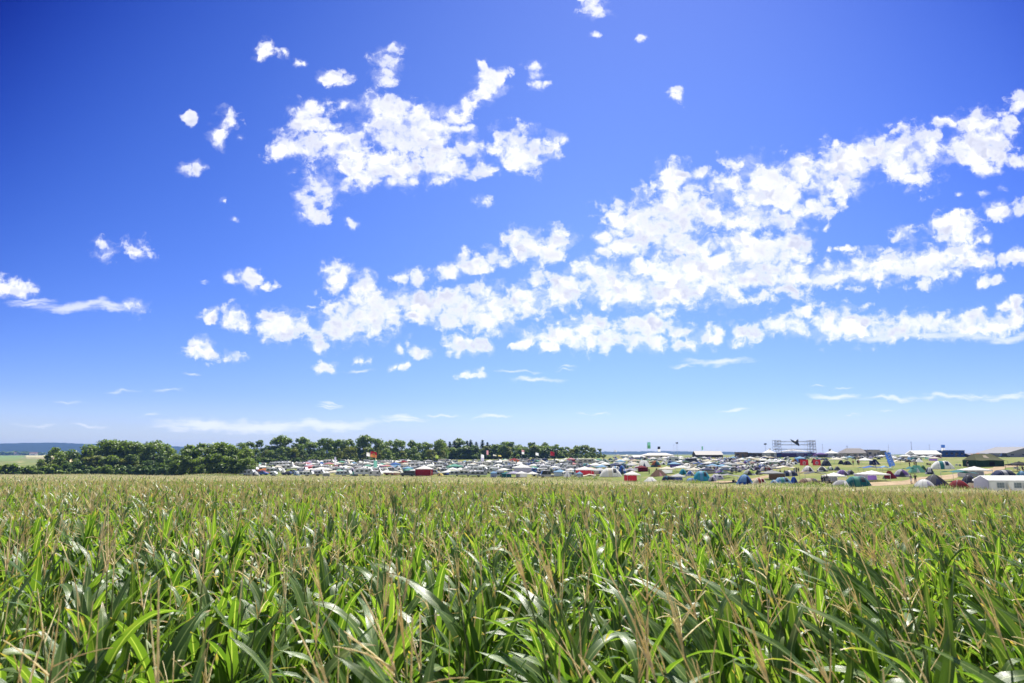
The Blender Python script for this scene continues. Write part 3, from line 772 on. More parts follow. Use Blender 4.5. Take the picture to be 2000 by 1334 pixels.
# ---------------------------------------------------------------- trees
def crown(b, rnd, kind, h, rx, z0, ry=None):
    """leaf clumps spread over many lobes of an uneven crown; every lobe has its own lightness"""
    ry = ry or rx
    if kind == 'conifer':
        n = 15
        for i in range(n):
            t = i / (n - 1); z = z0 + (h - z0) * t; r = rx * (1 - t) ** .8 * rnd.uniform(.8, 1.15) + .15
            tone = rnd.uniform(.0, .5)
            for _ in range(int(16 + 70 * (1 - t))):
                a = rnd.uniform(0, 6.28); q = r * math.sqrt(rnd.random()) * 1.05
                c = Vector((q * math.cos(a), q * math.sin(a), z - q * .25 + rnd.gauss(0, .3)))
                s = rnd.uniform(.36, .66)
                d = Vector((math.cos(a), math.sin(a), -.35)).normalized(); w_ = Vector((-math.sin(a), math.cos(a), rnd.gauss(0, .5))).normalized()
                b.add([c - d * s - w_ * s * .5, c - d * s + w_ * s * .5, c + d * s * 1.2 + w_ * s * .3, c + d * s * 1.2 - w_ * s * .3], [(0, 1, 2, 3)], 0, tone + rnd.random() * .3)
        return
    nl = {'broad': 22, 'tall': 18, 'bush': 12}[kind]
    lobes = []
    cz_ = (h + z0) / 2; hz = (h - z0) / 2
    for i in range(nl):
        a = rnd.uniform(0, 6.28); t = rnd.uniform(-.95, .92)
        k = math.sqrt(max(0, 1 - t * t)) * rnd.uniform(.35, .86)
        if kind == 'broad' and t < 0: k = max(k, rnd.uniform(.5, .85))
        r = rnd.uniform(.22, .40) * min(rx * 1.15, hz)
        lobes.append((Vector((rx * k * math.cos(a), ry * k * math.sin(a), cz_ + hz * t * .86)), r * rnd.uniform(.85, 1.25), rnd.uniform(0, .62)))
    for c0, r, tone in lobes:
        n = int(46 + 80 * (r / 2) ** 1.3)
        for _ in range(n):
            d = Vector((rnd.gauss(0, 1), rnd.gauss(0, 1), rnd.gauss(.12, 1))).normalized()
            c = c0 + Vector((d.x, d.y, d.z * .82)) * r * rnd.uniform(.45, 1.12)
            nrm = (d + Vector((rnd.gauss(0, .6), rnd.gauss(0, .6), rnd.gauss(.35, .6)))).normalized()
            u_ = nrm.orthogonal().normalized(); v_ = nrm.cross(u_)
            a = rnd.uniform(0, 6.28); u_, v_ = u_ * math.cos(a) + v_ * math.sin(a), v_ * math.cos(a) - u_ * math.sin(a)
            s = rnd.uniform(.30, .66); s2 = s * rnd.uniform(.5, .9)
            b.add([c - u_ * s, c - v_ * s2 + u_ * .1 * s, c + u_ * s, c + v_ * s2], [(0, 1, 2, 3)], 0, tone + rnd.random() * .38)
def trunk_mesh(rnd, h, r, z1):
    b = MB()
    k = [(rnd.gauss(0, .12) * i, rnd.gauss(0, .12) * i, z1 * i / 4) for i in range(5)]
    b.tube(k, [r * (1.25 - .2 * i) for i in range(5)], 7, 0, .5)
    for i in range(5):
        a = rnd.uniform(0, 6.28); p = Vector(k[2 + i % 3]); d = Vector((math.cos(a), math.sin(a), rnd.uniform(.6, 1.3))).normalized()
        L_ = h * rnd.uniform(.15, .3)
        b.tube([p, p + d * L_ * .5 + Vector((0, 0, .1)), p + d * L_ + Vector((0, 0, .4))], [r * .45, r * .28, r * .1], 5, 0, .5)
    return b.mesh('trunk', M_BARK)
TREE = {}
for kind, nvar, h, rx, z0 in (('broad', 7, 14, 5.2, .3), ('tall', 5, 15, 4.0, .5), ('conifer', 3, 15, 2.8, .5), ('bush', 4, 4.6, 2.9, .1)):
    TREE[kind] = []
    for v in range(nvar):
        rnd = random.Random(hash((h, v)) % 9999 + v * 17)
        b = MB(); crown(b, rnd, kind, h * rnd.uniform(.95, 1.05), rx * rnd.uniform(.88, 1.12), z0, rx * rnd.uniform(.85, 1.15))
        TREE[kind].append((b, trunk_mesh(rnd, h, .30 if kind != 'bush' else .08, h * (.6 if kind != 'bush' else .4)), h))
CROWNS = {}
def crown_mesh(kind, v, mat):
    key = (kind, v, mat.name)
    if key not in CROWNS: CROWNS[key] = TREE[kind][v][0].mesh('crown', mat)
    return CROWNS[key]
NAMES = {'broad': ('broadleaf_tree', 'tree'), 'tall': ('broadleaf_tree', 'tree'), 'conifer': ('conifer', 'tree'), 'bush': ('bush', 'bush')}
ALLTREES = []
trnd = random.Random(5)
def tree(px, top, Y, kind, mat, wide=1.0, group='trees of the wood', hgt=None):
    x = ray(px, 890)[0] / ray(px, 890)[1] * Y
    g = gz(x, Y)
    zt = at(px, top, Y).z
    h = max(2.0, zt - g) if hgt is None else hgt
    v = trnd.randrange(len(TREE[kind])); H0 = TREE[kind][v][2]
    o = empty(NAMES[kind][0], (x, Y, g - .1), trnd.uniform(0, 6.28))
    s = h / H0
    sx = s * wide if kind != 'bush' else s * wide
    o.scale = (sx, sx, s)
    for nme, m_ in (('crown', crown_mesh(kind, v, mat)), ('trunk', TREE[kind][v][1])):
        c = bpy.data.objects.new(nme, m_); c.parent = o; col.objects.link(c)
    o['category'] = NAMES[kind][1]; o['group'] = group
    ALLTREES.append((o, px, Y, kind, mat, h))
    return o
MT = [M_TREE, M_TREE, M_TREE, M_TREE2]
SKY_L = [(88, 893), (112, 872), (135, 873), (160, 874), (182, 867), (205, 858), (226, 860), (244, 861), (262, 862), (280, 861), (300, 860), (318, 866), (332, 872)]
for px, top in SKY_L: tree(px, top, 322 + trnd.uniform(-8, 12), 'broad', trnd.choice(MT[:3]), 1.0)
for i, px in enumerate(range(92, 350, 15)):
    tree(px + trnd.uniform(-4, 4), trnd.uniform(884, 899), 304 + trnd.uniform(-3, 5), trnd.choice(['broad', 'tall']), trnd.choice([M_TREE, M_TREE2, M_TREE2, M_BUSH]), 1.15)
for i, px in enumerate(list(range(-20, 92, 11)) + list(range(98, 345, 14))):
    tree(px + trnd.uniform(-3, 3), (904 + abs(px - 30) * .06 if px < 92 else 909) + trnd.uniform(-2, 4), 296 + trnd.uniform(-2, 3), 'bush', trnd.choice([M_BUSH, M_TREE, M_BUSH]) if px > 92 else M_TREE, 1.05, 'bushes along the field edge')
# the round clump that stands forward, at the near corner of the camp
for px, top in [(360, 876), (378, 867), (402, 864), (428, 863), (452, 865), (472, 872)]:
    tree(px, top, 266 + trnd.uniform(-2, 4), 'broad', M_TREE, 1.12, 'trees of the clump at the camp corner')
for px, top in [(353, 893), (376, 885), (402, 881), (430, 880), (456, 884), (480, 893)]:
    tree(px, top, 257 + trnd.uniform(-1, 2), 'broad', M_TREE, 1.15, 'trees of the clump at the camp corner')
SKY_M = [(450, 868), (470, 864), (488, 858), (508, 857), (526, 856), (545, 850), (562, 851), (577, 850), (592, 852), (607, 862), (622, 857), (637, 853), (654, 858), (668, 856), (684, 852), (700, 852), (714, 848), (732, 853), (748, 858), (762, 855), (780, 858), (804, 855), (824, 861), (840, 864), (856, 856)]
for px, top in SKY_M: tree(px, top, 402 + trnd.uniform(-6, 12), trnd.choice(['broad', 'broad', 'tall']), trnd.choice(MT[:3]), 1.0)
for px in range(490, 870, 12):
    tree(px + trnd.uniform(-3, 3), trnd.uniform(890, 896), 379 + trnd.uniform(-2, 2), 'bush', trnd.choice([M_TREE, M_TREE, M_BUSH]), 1.25, 'bushes under the wood')
for px in range(486, 870, 15):
    tree(px + trnd.uniform(-6, 6), trnd.uniform(868, 881), 386 + trnd.uniform(-4, 4), trnd.choice(['broad', 'broad', 'tall']), trnd.choice([M_TREE, M_TREE, M_TREE2]), 1.05)
for px, top in [(868, 858), (878, 862), (887, 857), (897, 862), (912, 860), (919, 855.5), (930, 862), (942, 858.5), (952, 863), (962, 864)]:
    tree(px, top + 2.5, 440 + trnd.uniform(-6, 8), 'conifer', M_FIR, 1.75)
for px, top in [(901, 855), (973, 864), (986, 862), (1000, 861), (1013, 868), (1026, 869), (1040, 862), (1052, 867), (1066, 860), (1081, 869), (1094, 871), (1108, 870), (1126, 867), (1142, 867), (1157, 873), (1170, 875)]:
    tree(px, top, 452 + trnd.uniform(-5, 8), trnd.choice(['tall', 'broad']), trnd.choice([M_TREE, M_TREE, M_TREE2]), 1.2)
for px in range(870, 1180, 11):
    tree(px + trnd.uniform(-3, 3), trnd.uniform(884, 888), 430 + trnd.uniform(-2, 2), 'bush', trnd.choice([M_TREE, M_TREE, M_BUSH]), 1.25, 'bushes under the wood')
for px in range(868, 1178, 13):
    tree(px + trnd.uniform(-6, 6), trnd.uniform(864, 874) + (6 if px > 1090 else 0), 434 + trnd.uniform(-4, 3), trnd.choice(['broad', 'tall']), trnd.choice([M_TREE, M_TREE2, M_TREE]), 1.25)
# ---------------------------------------------------------------- the camp: builders
COL = {'white': (.86, .86, .85), 'cream': (.74, .70, .60), 'beige': (.56, .49, .37), 'grey': (.34, .35, .37), 'pale grey': (.58, .59, .61), 'dark grey': (.11, .115, .13),
       'black': (.022, .022, .026), 'navy': (.035, .05, .13), 'blue': (.06, .15, .46), 'light blue': (.26, .45, .66), 'turquoise': (.08, .42, .52), 'teal': (.04, .20, .22),
       'green': (.07, .23, .10), 'dark green': (.035, .085, .05), 'olive': (.15, .16, .08), 'lime': (.36, .48, .09), 'mint': (.16, .40, .31), 'red': (.27, .018, .024), 'dark red': (.22, .02, .03),
       'pink': (.62, .30, .33), 'orange': (.52, .19, .06), 'yellow': (.72, .58, .14), 'brown': (.21, .13, .085), 'purple': (.16, .09, .30), 'lavender': (.50, .48, .62), 'silver': (.48, .50, .53)}
def cloth(c): return paint('cloth_' + c.replace(' ', '_'), COL[c], .75, .15, .10, .8, 0, .48)
def solid(c): return paint('lacquer_' + c.replace(' ', '_'), COL[c], .38, .5, .06, .6)
M_GLASS = paint('dark_window', (.03, .035, .045), .08, .6, .1, 1)
M_TYRE = paint('tyre_rubber', (.02, .02, .02), .8, .2, .2, 4)
M_STEEL = paint('steel_tube', (.42, .43, .45), .4, .5, .1, 2, .7)
M_WOOD = paint('weathered_wood', (.22, .16, .11), .85, .15, .3, 3)
M_PVC = paint('clear_film', (.45, .50, .55), .15, .5, .2, 1)
M_SKIN = paint('skin', (.52, .33, .24), .6, .3, .05, 5)
THINGS = []     # (root, name of kind, description, photo x, depth, label)
crnd = random.Random(21)
def reg(o, cat, desc, p, label=None, group=None):
    o['category'] = cat
    if group: o['group'] = group
    px = pix(p)[0]
    THINGS.append([o, desc, px, p.y, label])
    if label: o['label'] = label
    return o
def part(name, b, m, root, loc=None, rz=0): return b.build(name, m, root, loc, rz)

def gazebo(p, w, d, h, roof, rz=0, walls=(), legs='white', label=None, sag=.10, peaky=None):
    """pop-up pavilion: pyramid canopy with valance on four legs; walls: (side, colour), sides f b l r"""
    o = empty('gazebo', p, rz)
    he = h * .68 if peaky is None else peaky * h
    b = MB(); W2, D2 = w / 2, d / 2
    def roof_fn(u, v):
        x, y = (u * 2 - 1), (v * 2 - 1); m_ = max(abs(x), abs(y))
        z = h - (h - he) * m_ - sag * math.sin(m_ * math.pi) * (1 - 0.6 * min(abs(abs(x) - abs(y)) * 0 + 1, 1)) - .05 * math.sin((x if abs(y) > abs(x) else y) * math.pi) ** 2 * m_
        return (x * W2, y * D2, z)
    b.grid(roof_fn, 8, 8, 0, .5, False)
    for (x0, y0), (x1, y1) in (((-1, -1), (1, -1)), ((1, -1), (1, 1)), ((1, 1), (-1, 1)), ((-1, 1), (-1, -1))):
        n = 8
        vs = []
        for i in range(n + 1):
            x, y = (x0 + (x1 - x0) * i / n) * W2, (y0 + (y1 - y0) * i / n) * D2
            t = i / n; zt = he - .05 * math.sin((t * 2 - 1) * math.pi) ** 2
            vs += [(x * 1.003, y * 1.003, zt), (x * 1.01, y * 1.01, he - .24 - (.05 if i % 2 else 0))]
        b.add(vs, [(2 * i, 2 * i + 1, 2 * i + 3, 2 * i + 2) for i in range(n)], 0)
    part('canopy', b, cloth(roof), o)
    for sx in (-1, 1):
        for sy in (-1, 1):
            part('leg', MB().box((sx * (W2 - .05), sy * (D2 - .05), he / 2 - .06), (.055, .055, he - .12)), solid(legs) if legs in COL else M_STEEL, o)
    for sd_, c in walls:
        b = MB(); n = 8
        def wf(u, v, sd_=sd_):
            k = (u * 2 - 1) * .97; z = .05 + (he - .2) * v; bulge = .06 * math.sin(u * 12 + v * 3)
            return {'f': (k * W2, -D2 + .04 + bulge, z), 'b': (k * W2, D2 - .04 + bulge, z), 'l': (-W2 + .04 + bulge, k * D2, z), 'r': (W2 - .04 + bulge, k * D2, z)}[sd_]
        b.grid(wf, n, 3, 0, .5, True)
        part('side_wall', b, cloth(c), o)
    return reg(o, 'gazebo', f'{roof} gazebo' + (f' with {walls[0][1]} side wall' if walls else ' with open sides'), p, label)

def dome(p, w, d, h, c1, c2=None, door='dark grey', rz=None, label=None, power=2.2):
    """dome tent: curved fly over crossing poles, second colour on some panels, arched door"""
    o = empty('dome_tent', p, crnd.uniform(-.6, .6) if rz is None else rz)
    c2 = c2 or c1
    b = MB(); na, nr = 24, 7
    vs, fs, mt = [], [], []
    def P_(r, a):
        ca, sa = math.cos(a), math.sin(a)
        q = (abs(ca) ** 2.6 + abs(sa) ** 2.6) ** (-1 / 2.6)
        z = h * (1 - r ** power)
        rib = 1 - .035 * math.sin(2 * a) ** 2 * math.sin(r * math.pi) * 1.0
        return Vector((w / 2 * r * ca * q * rib, d / 2 * r * sa * q * rib, z * (1 - .05 * math.sin(2 * a) ** 2 * r)))
    vs.append((0, 0, h))
    for i in range(1, nr + 1):
        for k in range(na): vs.append(P_(i / nr, 2 * math.pi * (k + .5) / na - math.pi))
    b.add(vs, [], 0)
    for k in range(na):
        side = int((k / na) * 4) % 4
        for i in range(nr):
            m_ = 1 if (side in (0, 2)) ^ (i >= nr - 1 and True) else 0
            if i == 0: b.f.append([0, 1 + k, 1 + (k + 1) % na])
            else:
                a_ = 1 + (i - 1) * na; c_ = 1 + i * na
                b.f.append([a_ + k, c_ + k, c_ + (k + 1) % na, a_ + (k + 1) % na])
            b.m.append(m_); b.sm.append(True)
    part('flysheet', b, [cloth(c1), cloth(c2)], o)
    b = MB(); n = 8                       # door panel lies on the front face
    def df(u, v):
        a = -math.pi / 2 + (u - .5) * (.75 - .45 * v); r = 1.0 - .50 * v
        q = P_(r, a); return (q.x * 1.012, q.y * 1.012 - .01, q.z + .015)
    b.grid(df, n, 5, 0, .5, True); part('door', b, cloth(door), o)
    for a0 in (math.pi / 4, -math.pi / 4):
        b = MB(); pts = [P_(abs(t), a0 if t > 0 else a0 + math.pi) + Vector((0, 0, .02)) for t in [x / 6 for x in range(-6, 7)]]
        b.tube([q * 1.01 for q in pts], .02, 4); part('pole', b, solid('grey' if c1 != 'grey' else 'dark grey'), o)
    sz = 'small' if w < 2.8 else 'large' if w > 4 else ''
    return reg(o, 'tent', f'{sz} {c1} dome tent'.strip() + (f' with {c2} panels' if c2 != c1 else f' with {door} door'), p, label)

def tunnel(p, w, d, h, c1, c2=None, rz=0, door='dark grey', label=None, stripe=True):
    """tunnel tent: hoops along its length, ends sloping down"""
    o = empty('tunnel_tent', p, rz); c2 = c2 or c1
    b = MB(); nu, nv = 12, 10
    prof = [(0, .05), (.10, .62), (.26, .94), (.5, 1.0), (.74, .95), (.88, .66), (1.0, .05)]
    def ht(u):
        return float(np.interp(u, [q[0] for q in prof], [q[1] for q in prof]))
    def tf(u, v):
        a = math.pi * v; k = ht(u); sag = 1 - .04 * math.sin(u * math.pi * 3) ** 2
        return (w * (u - .5), -d / 2 * math.cos(a) * (.55 + .45 * k), h * k * math.sin(a) ** .8 * sag)
    b.grid(tf, nu, nv, 0, .5, True)
    for i, f in enumerate(range(len(b.f))):
        u = (i % nu) / nu
        if (.26 <= u < .5) if stripe else u >= .6: b.m[i] = 1
    part('flysheet', b, [cloth(c1), cloth(c2)], o)
    for u in (.26, .5, .74):
        bb = MB(); bb.tube([Vector(tf(u, v / 8)) * 1.006 + Vector((0, 0, .015)) for v in range(9)], .025, 4); part('pole_sleeve', bb, solid('grey'), o)
    bb = MB(); bb.grid(lambda u, v: tuple(Vector(tf(.56 + u * .15, .12 + v * .26)) + Vector((0, -.03, .02))), 4, 4, 0); part('door', bb, cloth(door), o)
    return reg(o, 'tent', f'{c1} tunnel tent' + (f' with {c2} section' if c2 != c1 else f' with {door} door'), p, label)

def ridge(p, w, d, h, c, rz=0, c2=None, label=None, name='ridge_tent'):
    """A-frame tent or tipi: straight slopes down from a ridge or a point"""
    o = empty(name, p, rz); b = MB()
    k = .38 if name == 'ridge_tent' else .02
    v = [(-w / 2, -d / 2, 0), (w / 2, -d / 2, 0), (w / 2, d / 2, 0), (-w / 2, d / 2, 0), (-w / 2 * k, 0, h), (w / 2 * k, 0, h * .97), (0, -d / 2 * .94, .02), (0, d / 2 * .94, .02)]
    b.add(v, [(0, 6, 4), (6, 5, 4), (6, 1, 5), (1, 2, 5), (2, 7, 5), (7, 4, 5), (7, 3, 4), (3, 0, 4)], 0)
    part('flysheet', b, cloth(c), o)
    b = MB(); b.add([(-w * .11, -d / 2 * .96, .03), (w * .11, -d / 2 * .96, .03), (.02, -d / 2 * .35, h * .68), (-.02, -d / 2 * .35, h * .68)], [(0, 1, 2, 3)]); part('door', b, cloth(c2 or 'dark grey'), o)
    part('pole', MB().tube([(0, 0, h - .1), (0, 0, h + .22)], .03, 5), M_WOOD, o)
    return reg(o, 'tent', f'{c} pointed tent with {c2 or "dark grey"} door', p, label)

def tarp(p, w, d, h, c, rz=0, label=None, tilt=.0, poles=4):
    """awning: sagging sheet on poles"""
    o = empty('awning', p, rz); b = MB()
    def tf(u, v):
        x, y = u * 2 - 1, v * 2 - 1
        z = h + .35 * (1 - abs(x) ** 1.4) * (1 - .5 * y * y) - .30 * (1 - abs(x)) * abs(x) * 2 + tilt * x - .18 * (x * x) * (y * y)
        return (x * w / 2, y * d / 2, z)
    b.grid(tf, 12, 8, 0, .5, True); b.grid(lambda u, v: tuple(Vector(tf(u, v)) - Vector((0, 0, .02))), 12, 8, 0, .5, True)
    part('sheet', b, cloth(c), o)
    for sx in (0, 1):
        for sy in (0, 1):
            q = tf(sx, sy); part('pole', MB().tube([(q[0] * .98, q[1] * .98, -.05), (q[0] * .99, q[1] * .99, q[2] + .03)], .035, 5), M_STEEL, o)
    return reg(o, 'awning', f'{c} awning stretched on poles', p, label)

def prism(b, prof, y0, y1, mat=0):
    """side outline (x, z) pulled from y0 to y1"""
    n = len(prof)
    vs = [(x, y0, z) for x, z in prof] + [(x, y1, z) for x, z in prof]
    b.add(vs, [tuple(range(n)), tuple(range(2 * n - 1, n - 1, -1))] + [(i, (i + 1) % n + 0, (i + 1) % n + n, i + n)[::-1] for i in range(n)], mat)
    return b
def wheel(o, x, y, r, wd=.2):
    b = MB(); b.tube([(x, y - wd / 2, r), (x, y + wd / 2, r)], r, 14); w_ = part('wheel', b, M_TYRE, o)
    b = MB(); b.tube([(x, y - wd / 2 - .012, r), (x, y - wd / 2 + .02, r)], r * .58, 12); part('rim', b, M_STEEL, w_)
def bevel(o, wd=.08, seg=2):
    m_ = o.modifiers.new('edge', 'BEVEL'); m_.width = wd; m_.segments = seg; m_.limit_method = 'ANGLE'; m_.angle_limit = R(30)
def caravan(p, w, h, rz=0, stripe=None, c='white', label=None, d=2.2):
    o = empty('caravan', p, rz); zb = .45
    prof = [(-w / 2 + .12, zb), (w / 2 - .25, zb), (w / 2, zb + .45), (w / 2 - .06, h - .75), (w / 2 - .45, h - .08), (w / 2 - .8, h), (-w / 2 + .6, h), (-w / 2 + .1, h - .25), (-w / 2, h - .8), (-w / 2, zb + .4)]
    b = prism(MB(), prof, -d / 2, d / 2); bd = part('body', b, solid(c), o); bevel(bd)
    n = 3 if w > 5 else 2
    for i in range(n):
        x = -w * .33 + w * .52 * i / max(1, n - 1)
        wn = part('window', MB().box((x, -d / 2 - .012, h * .64), (w * .15, .03, .55)), M_GLASS, o)
    part('window', MB().box((-w / 2 - .010, 0, h * .66), (.03, d * .62, .6)), M_GLASS, o)
    dr = part('door', MB().box((w * .335, -d / 2 - .014, zb + .95), (.62, .03, 1.7)), solid('pale grey'), o)
    part('window', MB().box((w * .335, -d / 2 - .034, zb + 1.4), (.36, .02, .5)), M_GLASS, dr)
    if stripe: part('stripe', MB().box((0, -d / 2 - .006, zb + .62), (w * .96, .02, .22)), solid(stripe), o)
    part('roof_hatch', MB().box((0, 0, h + .05), (.7, .7, .12), 0, 0, .85), solid('pale grey'), o)
    wheel(o, .05, -d / 2 + .16, .31); wheel(o, .05, d / 2 - .16, .31)
    part('drawbar', MB().tube([(-w / 2 + .1, -.5, zb), (-w / 2 - 1.0, 0, zb), (-w / 2 + .1, .5, zb)], .04, 5), M_STEEL, o)
    return reg(o, 'caravan', f'{c} caravan' + (f' with {stripe} stripe' if stripe else ''), p, label)
def van(p, w, h, c, rz=0, flip=False, label=None, d=1.95, box=False):
    """van or camper seen from the side; flip turns its nose the other way"""
    o = empty('camper_van' if box else 'van', p, rz + (math.pi if flip else 0)); zb = .28; L2 = w / 2
    if box: prof = [(-L2, zb), (L2 - .1, zb), (L2, zb + .5), (L2 - .15, zb + .95), (L2 - .75, zb + 1.15), (L2 - 1.0, h * .66), (L2 - .55, h * .80), (L2 - .75, h), (-L2, h)]
    else: prof = [(-L2, zb), (L2 - .1, zb), (L2, zb + .35), (L2 - .05, zb + .72), (L2 - .85, zb + .95), (L2 - 1.45, h - .1), (L2 - 1.9, h), (-L2 + .15, h), (-L2, h - .25)]
    bd = part('body', prism(MB(), prof, -d / 2, d / 2), solid(c), o); bevel(bd, .07)
    for sgn in (-1, 1):
        for x0, x1 in ((L2 - 2.15, L2 - 1.35), (-L2 + .35, L2 - 2.35)):
            part('window', MB().box(((x0 + x1) / 2, sgn * (d / 2 + .008), h * .74 if not box else h * .58), (x1 - x0, .02, .5)), M_GLASS, o)
    if box: b = MB().add([(L2 - .745, -d * .42, zb + 1.18), (L2 - .745, d * .42, zb + 1.18), (L2 - .985, d * .42, h * .645), (L2 - .985, -d * .42, h * .645)], [(0, 1, 2, 3)])
    else: b = MB().add([(L2 - .90, -d * .43, zb + 1.0), (L2 - .90, d * .43, zb + 1.0), (L2 - 1.40, d * .43, h - .15), (L2 - 1.40, -d * .43, h - .15)], [(0, 1, 2, 3)])
    b.v = [(x + .02, y, z + .02) for x, y, z in b.v]
    part('windscreen', b, M_GLASS, o)
    for sx in (-L2 + .95, L2 - .85):
        for sy in (-1, 1): wheel(o, sx, sy * (d / 2 - .10) , .33)
    for sy in (-.65, .65): part('headlight', MB().box((L2 - .005, sy, zb + .55), (.06, .32, .2)), solid('pale grey'), o)
    return reg(o, 'camper van' if box else 'van', f'{c} camper van with dark windows' if box else f'{c} van with dark windows', p, label)
def car(p, w, h, c, rz=0, flip=False, label=None, d=1.75):
    o = empty('car', p, rz + (math.pi if flip else 0)); L2 = w / 2; zb = .24
    prof = [(-L2, zb + .08), (-L2 + .1, zb), (L2 - .1, zb), (L2, zb + .25), (L2 - .08, zb + .52), (L2 - 1.05, zb + .68), (-L2 + .1, zb + .70), (-L2, zb + .5)]
    bd = part('body', prism(MB(), prof, -d / 2, d / 2), solid(c), o); bevel(bd, .07)
    cab = [(L2 - 1.15, zb + .66), (L2 - 1.75, h - .05), (L2 - 2.1, h), (-L2 + .75, h - .02), (-L2 + .22, zb + .69)]
    cb = part('cabin', prism(MB(), cab, -d / 2 + .14, d / 2 - .14), M_GLASS, o)
    rf = part('roof', MB().box(((-L2 + .75 + L2 - 2.1) / 2 + .1, 0, h + .008), (w - 2.75, d - .34, .05)), solid(c), o); bevel(rf, .02, 1)
    for x in (L2 - 2.25, ): part('pillar', MB().box((x, -d / 2 + .128, (h + zb + .66) / 2), (.09, .03, h - zb - .68)), solid(c), o)
    for sx in (-L2 + .8, L2 - .8):
        for sy in (-1, 1): wheel(o, sx, sy * (d / 2 - .08), .30, .18)
    for sy in (-.58, .58): part('headlight', MB().box((L2 - .02, sy, zb + .42), (.06, .34, .13)), solid('pale grey'), o)
    return reg(o, 'car', f'{c} parked car', p, label)
def flag(p, h, w, hf, c, c2=None, label=None, lean=0.0, tall=False, mark=None, pole=None):
    o = empty('flag', p, 0); ph = crnd.uniform(0, 6)
    tip = Vector((lean * h, 0, h))
    part('pole', MB().tube([(0, 0, -.1), tip], [.045, .03], 6), pole or M_STEEL, o)
    b = MB()
    def ff(u, v):
        q = tip * (1 - hf / h * (1 - v)) if not tall else tip * (1 - hf / h * (1 - v))
        return (q.x + .03 + w * u, q.y + .16 * w * math.sin(u * 5 + ph + v) * u, q.z - (.18 * w * u * u if not tall else 0))
    b.grid(ff, 8, 6, 0, .5, True)
    if c2:
        for i in range(len(b.f)):
            if (i // 8) < 3: b.m[i] = 1
    f_ = part('cloth', b, [cloth(c), cloth(c2 or c)], o)
    if mark:
        bb = MB(); bb.grid(lambda u, v: tuple(Vector(ff(.32 + .36 * u, .3 + .4 * v)) + Vector((0, -.02, 0))), 3, 3); part('emblem', bb, cloth(mark), f_)
    return reg(o, 'flag', f'{c} flag on a pole' if not tall else f'tall {c} banner flag', p, label)

# people: skinned skeletons, a few poses shared as mesh data
def person_mesh(pose):
    J = {'hip': (0, 0, .92), 'chest': (0, 0, 1.28), 'neck': (0, -.01, 1.48), 'head': (0, -.03, 1.60), 'crown': (0, -.02, 1.74)}
    P_ = {'stand': dict(lk=(-.10, -.02, .50), lf=(-.12, 0, .07), rk=(.10, -.03, .50), rf=(.13, .02, .07), le=(-.27, .02, 1.14), lh=(-.27, -.10, .88), re=(.27, .02, 1.14), rh=(.26, -.12, .88)),
          'walk': dict(lk=(-.10, -.16, .52), lf=(-.11, -.30, .08), rk=(.10, .02, .50), rf=(.11, .28, .10), le=(-.26, .10, 1.15), lh=(-.25, -.06, .92), re=(.26, -.10, 1.14), rh=(.24, -.28, .96)),
          'arms': dict(lk=(-.10, -.02, .50), lf=(-.13, 0, .07), rk=(.10, -.03, .50), rf=(.12, .03, .07), le=(-.30, -.06, 1.20), lh=(-.14, -.26, 1.22), re=(.30, -.06, 1.20), rh=(.12, -.28, 1.18)),
          'sit': dict(lk=(-.14, -.46, .50), lf=(-.15, -.52, .07), rk=(.13, -.46, .50), rf=(.15, -.50, .07), le=(-.27, -.08, .78), lh=(-.20, -.34, .62), re=(.27, -.08, .78), rh=(.18, -.34, .62))}[pose]
    dz = -.44 if pose == 'sit' else 0
    V, E, Rr = [], [], []
    def add(p, r, par=None):
        V.append(p); Rr.append(r)
        if par is not None: E.append((par, len(V) - 1))
        return len(V) - 1
    z = lambda q: (q[0], q[1], q[2] + dz)
    hip = add(z(J['hip']), (.17, .12)); ch = add(z(J['chest']), (.19, .12), add(z((0, 0, 1.10)), (.15, .105), hip)); nk = add(z(J['neck']), (.065, .065), ch)
    hd = add(z((0, -.02, 1.57)), (.085, .10), nk); add(z((0, -.02, 1.66)), (.09, .105), hd); add(z((0, -.01, 1.74)), (.055, .07), len(V) - 1)
    for s, k, f in ((-1, 'lk', 'lf'), (1, 'rk', 'rf')):
        a = add((s * .10, 0, .86 + dz if pose != 'sit' else .47), (.10, .10), hip); b_ = add(P_[k], (.065, .07), a); c_ = add(P_[f], (.045, .05), b_)
        add((P_[f][0] + s * .02, P_[f][1] - .16, .04), (.045, .035), c_)
    for s, e, h_ in ((-1, 'le', 'lh'), (1, 're', 'rh')):
        a = add((s * .20, 0, 1.40 + dz), (.065, .065), ch); b_ = add(P_[e], (.045, .045), a); c_ = add(P_[h_], (.032, .032), b_)
        d = (Vector(P_[h_]) - Vector(P_[e])).normalized(); add(tuple(Vector(P_[h_]) + d * .10), (.040, .022), c_)
    me = bpy.data.meshes.new('person'); me.from_pydata(V, E, []); o = bpy.data.objects.new('person_tmp', me); col.objects.link(o)
    sk = o.modifiers.new('s', 'SKIN'); sb = o.modifiers.new('d', 'SUBSURF'); sb.levels = 1
    if not me.skin_vertices: 
        bmm = bmesh.new(); bmm.from_mesh(me); bmm.verts.layers.skin.verify(); bmm.to_mesh(me); bmm.free()
    for i, r in enumerate(Rr):
        me.skin_vertices[0].data[i].radius = r; me.skin_vertices[0].data[i].use_root = (i == 0)
    dg = bpy.context.evaluated_depsgraph_get(); dg.update()
    out = bpy.data.meshes.new_from_object(o.evaluated_get(dg)); bpy.data.objects.remove(o)
    return out, dz
PM = {k: person_mesh(k) for k in ('stand', 'walk', 'arms', 'sit')}
